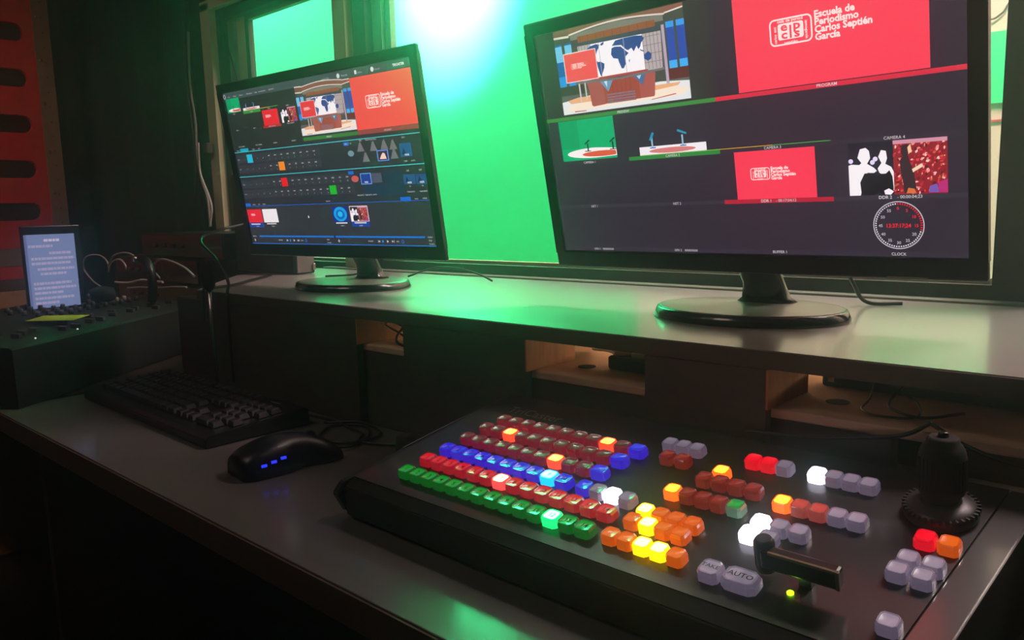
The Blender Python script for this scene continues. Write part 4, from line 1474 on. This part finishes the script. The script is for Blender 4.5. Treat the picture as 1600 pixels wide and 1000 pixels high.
tab = thing('tablet', 'bright tablet showing lines of text standing on the mixer at the left edge', 'tablet', (-1.855, 0.582, 0.110), PI / 2)
mb = MB(); mb.box((-.060, -.002, 0), (.055, .007, .178), M['gloss_black'], bevel=.002); mb.build('tablet_body', tab)
mb = MB()
def tq(x0, z0, x1, z1, c_, l=1, k=.9):
    mb.poly([(x0, -.0022 - l * .0001, z0), (x1, -.0022 - l * .0001, z0), (x1, -.0022 - l * .0001, z1), (x0, -.0022 - l * .0001, z1)], em(c_, k))
tq(-.055, .006, .042, .160, (112, 130, 172), 0, 1)
tq(-.055, .006, -.050, .160, (92, 106, 150), 1, 1)
rnd = random.Random(9)
for i, (z_, x0, x1) in enumerate(((.145, -.018, .012), (.133, -.048, -.002), (.118, -.010, .032), (.107, -.045, .038), (.097, -.045, .030), (.085, -.035, .036), (.075, -.030, .020),
                                  (.055, -.045, .028), (.045, -.045, .036), (.035, -.045, .010), (.024, -.045, .030), (.014, -.045, .0))):
    x = x0
    while x < x1:
        w_ = rnd.uniform(.004, .012)
        tq(x, z_, min(x + w_, x1), z_ + .0052, (158, 156, 190) if i else (190, 186, 214), 2, 1)
        x += w_ + .0012
mb.build('tablet_screen', tab)
mb = MB(); mb.lathe([(.026, 0), (.030, .005), (.029, .022), (.016, .027)], M['rubber'], seg=28, sy=.6)
tag(mb.build('headphone_cup', None, (-1.79, .650, .128), (.25, 0, .5)), 'black headphone cup lying at the foot of the lit tablet', 'headphones')

# rack units stacked behind the mixer
for i, (z0, x0, x1, y0, lab) in enumerate(((.001, -2.36, -1.86, .90, 'black equipment unit, lowest of the stack behind the cables'),
                                      (.066, -2.36, -1.86, .90, 'black equipment unit, second from the bottom of the stack behind the cables'),
                                      (.131, -2.36, -1.86, .90, 'black equipment unit with a faint red glint, third from the bottom of the stack'),
                                      (.196, -2.20, -1.75, .91, 'black equipment unit with a pale top edge, topmost of the stack by the window'))):
    ru = thing('rack_unit', lab, 'rack unit', (0.5 * (x0 + x1), y0, z0), 0, 'black equipment units stacked behind the mixer')
    hw = .5 * (x1 - x0)
    mb = MB(); mb.box((-hw, 0, 0), (hw, .16, .062), M['black_plastic'], bevel=.002); mb.build('unit_body', ru)
    mb = MB(); mb.box((-hw * .98, -.003, .004), (hw * .98, 0, .058), M['gloss_black'], bevel=.001); mb.build('front_panel', ru)
    mb = MB()
    for k in range(4):
        mb.lathe([(.005, -.005), (.005, .004)], M['knob'], seg=12, mtx=Matrix.Translation((-hw * .6 + .05 * k, -.005, .03)) @ Matrix.Rotation(PI / 2, 4, 'X'))
    mb.build('panel_knobs', ru)

# black case on the shelf behind the left monitor
pc = thing('equipment_case', 'tall black case standing on the shelf behind the left monitor', 'equipment case', (-1.525, 0.93, 0.170))
mb = MB(); mb.box((-.205, 0, .001), (.040, .048, .222), M['black_plastic'], bevel=.003); mb.build('case_body', pc)
mb = MB(); mb.box((-.202, -.003, .004), (.037, 0, .219), M['console_body'], bevel=.001); mb.build('front_panel', pc)
mb = MB(); mb.box((.0401, .004, .004), (.0412, .046, .205), M['grey_board']); mb.build('side_panel', pc)
mb = MB(); mb.box((.0412, .040, .008), (.046, .047, .022), M['steel'], bevel=.001)
mb.build('latch', pc)

# red perforated stand at the far left
rk = thing('red_stand', 'tall red stand with rounded slots and a riveted metal strip', 'stand', (-2.80, 0.55, FZ))
mb = MB()
# local: y along, z up.  Panel with slots built as bars between slots
zs = [.868, .732, .594, .457, .327]
z_lo, z_hi = .215 - FZ, 1.35 - FZ
y0, y1 = -.37, .335
ys0, ys1 = .06, .308    # slot extent
hz = .027
alls = [1.14, 1.004] + zs
cuts = sorted([z - FZ for z in alls])
prev = z_lo
for c_ in cuts + [None]:
    zt = (c_ - hz) if c_ is not None else z_hi
    mb.box((-.02, ys0 - .0, prev), (0, ys1, zt), M['red_paint'])
    prev = (c_ + hz) if c_ is not None else None
mb.box((-.02, y0, z_lo), (0, ys0, z_hi), M['red_paint'])
mb.box((-.02, ys1, z_lo), (0, y1, z_hi), M['red_paint'])
for c_ in cuts:      # rounded slot ends
    for (yc, sgn) in ((ys1, 1), (ys0, -1)):
        n = 8
        pts = [(yc, c_ + hz)] + [(yc - sgn * hz + sgn * hz * math.sin(PI * k / (2 * n)), c_ + hz * math.cos(PI * k / (2 * n))) for k in range(n + 1)]
        for pg_ in (pts, [(a, 2 * c_ - z_) for a, z_ in pts]):
            mb.prism(pg_, 'x', -.02, -.0003, M['red_paint'])
mb.build('slotted_panel', rk)
mb = MB(); mb.box((-.03, y1, z_lo - .0), (.004, y1 + .047, z_hi), M['rack_metal'])
for k in range(24):
    z_ = z_lo + .03 + .045 * k
    mb.lathe([(.003, 0), (.003, .0006)], M['hole'], seg=8, mtx=Matrix.Translation((.004, y1 + .026, z_)) @ Matrix.Rotation(PI / 2, 4, 'Y'))
mb.build('metal_strip', rk)
for z_ in (.92, .79, .66, .51, .385, .26):
    mb = MB(); mb.lathe([(.0055, 0), (.005, .002), (.003, .003)], M['steel'], seg=12, mtx=Matrix.Translation((.004, y1 + .012, z_ - FZ)) @ Matrix.Rotation(PI / 2, 4, 'Y'))
    mb.build('rivet', rk)
mb = MB(); mb.box((-.30, y0, z_lo), (-.24, y1 + .04, z_hi), M['black_wall']); mb.build('back_panel', rk)
for za, zb, m_, nm in ((.160, .214, 'grey_board', 'grey_rail'), (.120, .159, 'red_paint', 'red_rail'), (.085, .119, 'dark_wood', 'brown_rail'), (-.74, .084, 'tan', 'tan_base')):
    mb = MB(); mb.box((-.30, y0, za - FZ), (.0, y1 + .04, zb - FZ), M[m_], bevel=.002); mb.build(nm, rk)

# cables on the mixer and by the window
G = 'cables tangled between the mixer and the shelf'
cable('tangled_cable', 'pale thin cable curled in a round loop right of the tablet',
      [(-2.20, .80, .118), (-2.27, .80, .135), (-2.30, .79, .170), (-2.27, .79, .200), (-2.21, .80, .205), (-2.16, .80, .190), (-2.15, .80, .165)], .0020, 'cable_grey', G)
cable('tangled_cable', 'small inner grey cable loop beside the round one',
      [(-2.13, .79, .165), (-2.10, .79, .190), (-2.05, .79, .198), (-2.02, .79, .185), (-2.02, .79, .175)], .0022, 'cable_grey', G)
cable('tangled_cable', 'long pale cable arching over the tangle towards the shelf',
      [(-2.13, .79, .180), (-2.08, .79, .208), (-2.0, .79, .215), (-1.93, .79, .200), (-1.87, .79, .180), (-1.83, .79, .160)], .0020, 'cable_grey', G)
cable('tangled_cable', 'pale cable curving from the clamp to the black stand',
      [(-1.86, .79, .190), (-1.82, .79, .204), (-1.76, .79, .200), (-1.70, .79, .188), (-1.66, .79, .172)], .0026, 'cable_grey', G)
cable('tangled_cable', 'flat bundle of white leads lying low behind the mixer knobs',
      [(-2.12, .80, .138), (-2.04, .80, .140), (-1.96, .80, .150), (-1.90, .80, .150), (-1.84, .80, .150)], .0026, 'cable_white', G)
cable('tangled_cable', 'short grey lead below the flat bundle',
      [(-2.02, .79, .128), (-1.94, .79, .134), (-1.86, .79, .136), (-1.78, .79, .142), (-1.70, .79, .146)], .0024, 'cable_grey', G)
cable('hanging_cable', 'black cable arching down beside the left end of the shelf',
      [(-1.46, .925, .285), (-1.41, .80, .285), (-1.385, .68, .262), (-1.30, .66, .225), (-1.255, .655, .190), (-1.245, .647, .170), (-1.243, .645, .12), (-1.243, .645, .02)], .0026)
cable('hanging_cable', 'short black lead resting over the shelf corner',
      [(-1.50, .88, .1735), (-1.43, .80, .1735), (-1.36, .72, .1735), (-1.338, .675, .1737), (-1.328, .650, .1745), (-1.325, .645, .168), (-1.324, .643, .12)], .0026)
# clamp lamp and stand in front of the shelf end
cl = thing('desk_clamp', 'dark curved clamp standing among the cables behind the mixer', 'clamp', (-1.78, .74, .1155))
mb = MB(); mb.tube(smooth_path([(-.03, 0, .095), (.0, 0, .090), (.02, 0, .07), (.025, 0, .04), (.02, 0, .015), (.015, 0, .001)]), .010, M['black_plastic']); mb.build('clamp_arm', cl)
mb = MB(); mb.lathe([(.004, 0), (.016, .004), (.016, .018), (.006, .022)], M['steel'], (-.035, 0, .080), 16); mb.build('clamp_head', cl)
st = thing('microphone_stand', 'slim shiny stand with a black head before the left end of the shelf', 'stand', (-1.285, .636, .0))
mb = MB(); mb.tube([(0.003, 0, .006), (0.001, 0, .10), (0, 0, .175)], .0033, M['steel'], 14); mb.build('stand_pole', st)
mb = MB(); mb.lathe([(.005, 0), (.010, .008), (.012, .026), (.009, .046), (.004, .054)], M['rubber'], (0, 0, .174), 20); mb.build('stand_head', st)
mb = MB(); mb.lathe([(.014, 0.0005), (.014, .006), (.006, .010)], M['rubber'], (0, 0, 0), 24); mb.build('stand_base', st)

G2 = 'leads running down the window casing'
cable('casing_lead', 'pale lead hanging along the left edge of the window casing',
      [(-2.175, 1.075, .80), (-2.178, 1.07, .66), (-2.165, 1.07, .56), (-2.17, 1.07, .48), (-2.155, 1.07, .40), (-2.13, 1.07, .35), (-2.125, 1.07, .27)], .0035, 'cable_grey', G2)
cable('casing_lead', 'thinner dark lead twisted beside the pale one on the casing',
      [(-2.155, 1.055, .82), (-2.158, 1.05, .66), (-2.145, 1.05, .52), (-2.148, 1.05, .44), (-2.165, 1.05, .36), (-2.19, 1.05, .27)], .0035, 'cable_black', G2)
cable('casing_lead', 'lilac lead bowing out low on the window casing',
      [(-2.148, 1.065, .50), (-2.150, 1.065, .42), (-2.115, 1.065, .36), (-2.10, 1.065, .32), (-2.12, 1.065, .27)], .0028, 'cable_white', G2)
mb = MB(); mb.box((-.012, -.01, -.014), (.012, .01, .014), M['dark_wood'], bevel=.003)
tag(mb.build('cable_clip', None, (-2.135, 1.085, .485)), 'small dark brown clip holding the leads to the window casing', 'clip')
cable('window_cable', 'thin black cable slanting across the upper corner of the left window',
      [(-2.075, 1.125, .79), (-2.03, 1.115, .72), (-1.99, 1.112, .64), (-1.955, 1.112, .56), (-1.93, 1.11, .47)], .0025)
cable('monitor_cable', 'thin dark cable drooping behind the left monitor foot',
      [(-1.15, .86, .24), (-1.20, .91, .20), (-1.27, .93, .180), (-1.36, .92, .173)], .0020)
cable('monitor_cable', 'thin cable arching behind the right side of the left monitor foot',
      [(-1.08, .90, .185), (-1.06, .94, .197), (-1.02, .96, .197), (-.985, .985, .185), (-.97, 1.0, .173)], .0018)
cable('monitor_cable', 'short black cable dropping behind the right monitor neck',
      [(-.36, .95, .25), (-.345, .98, .20), (-.335, 1.0, .175), (-.30, 1.02, .173)], .0024)
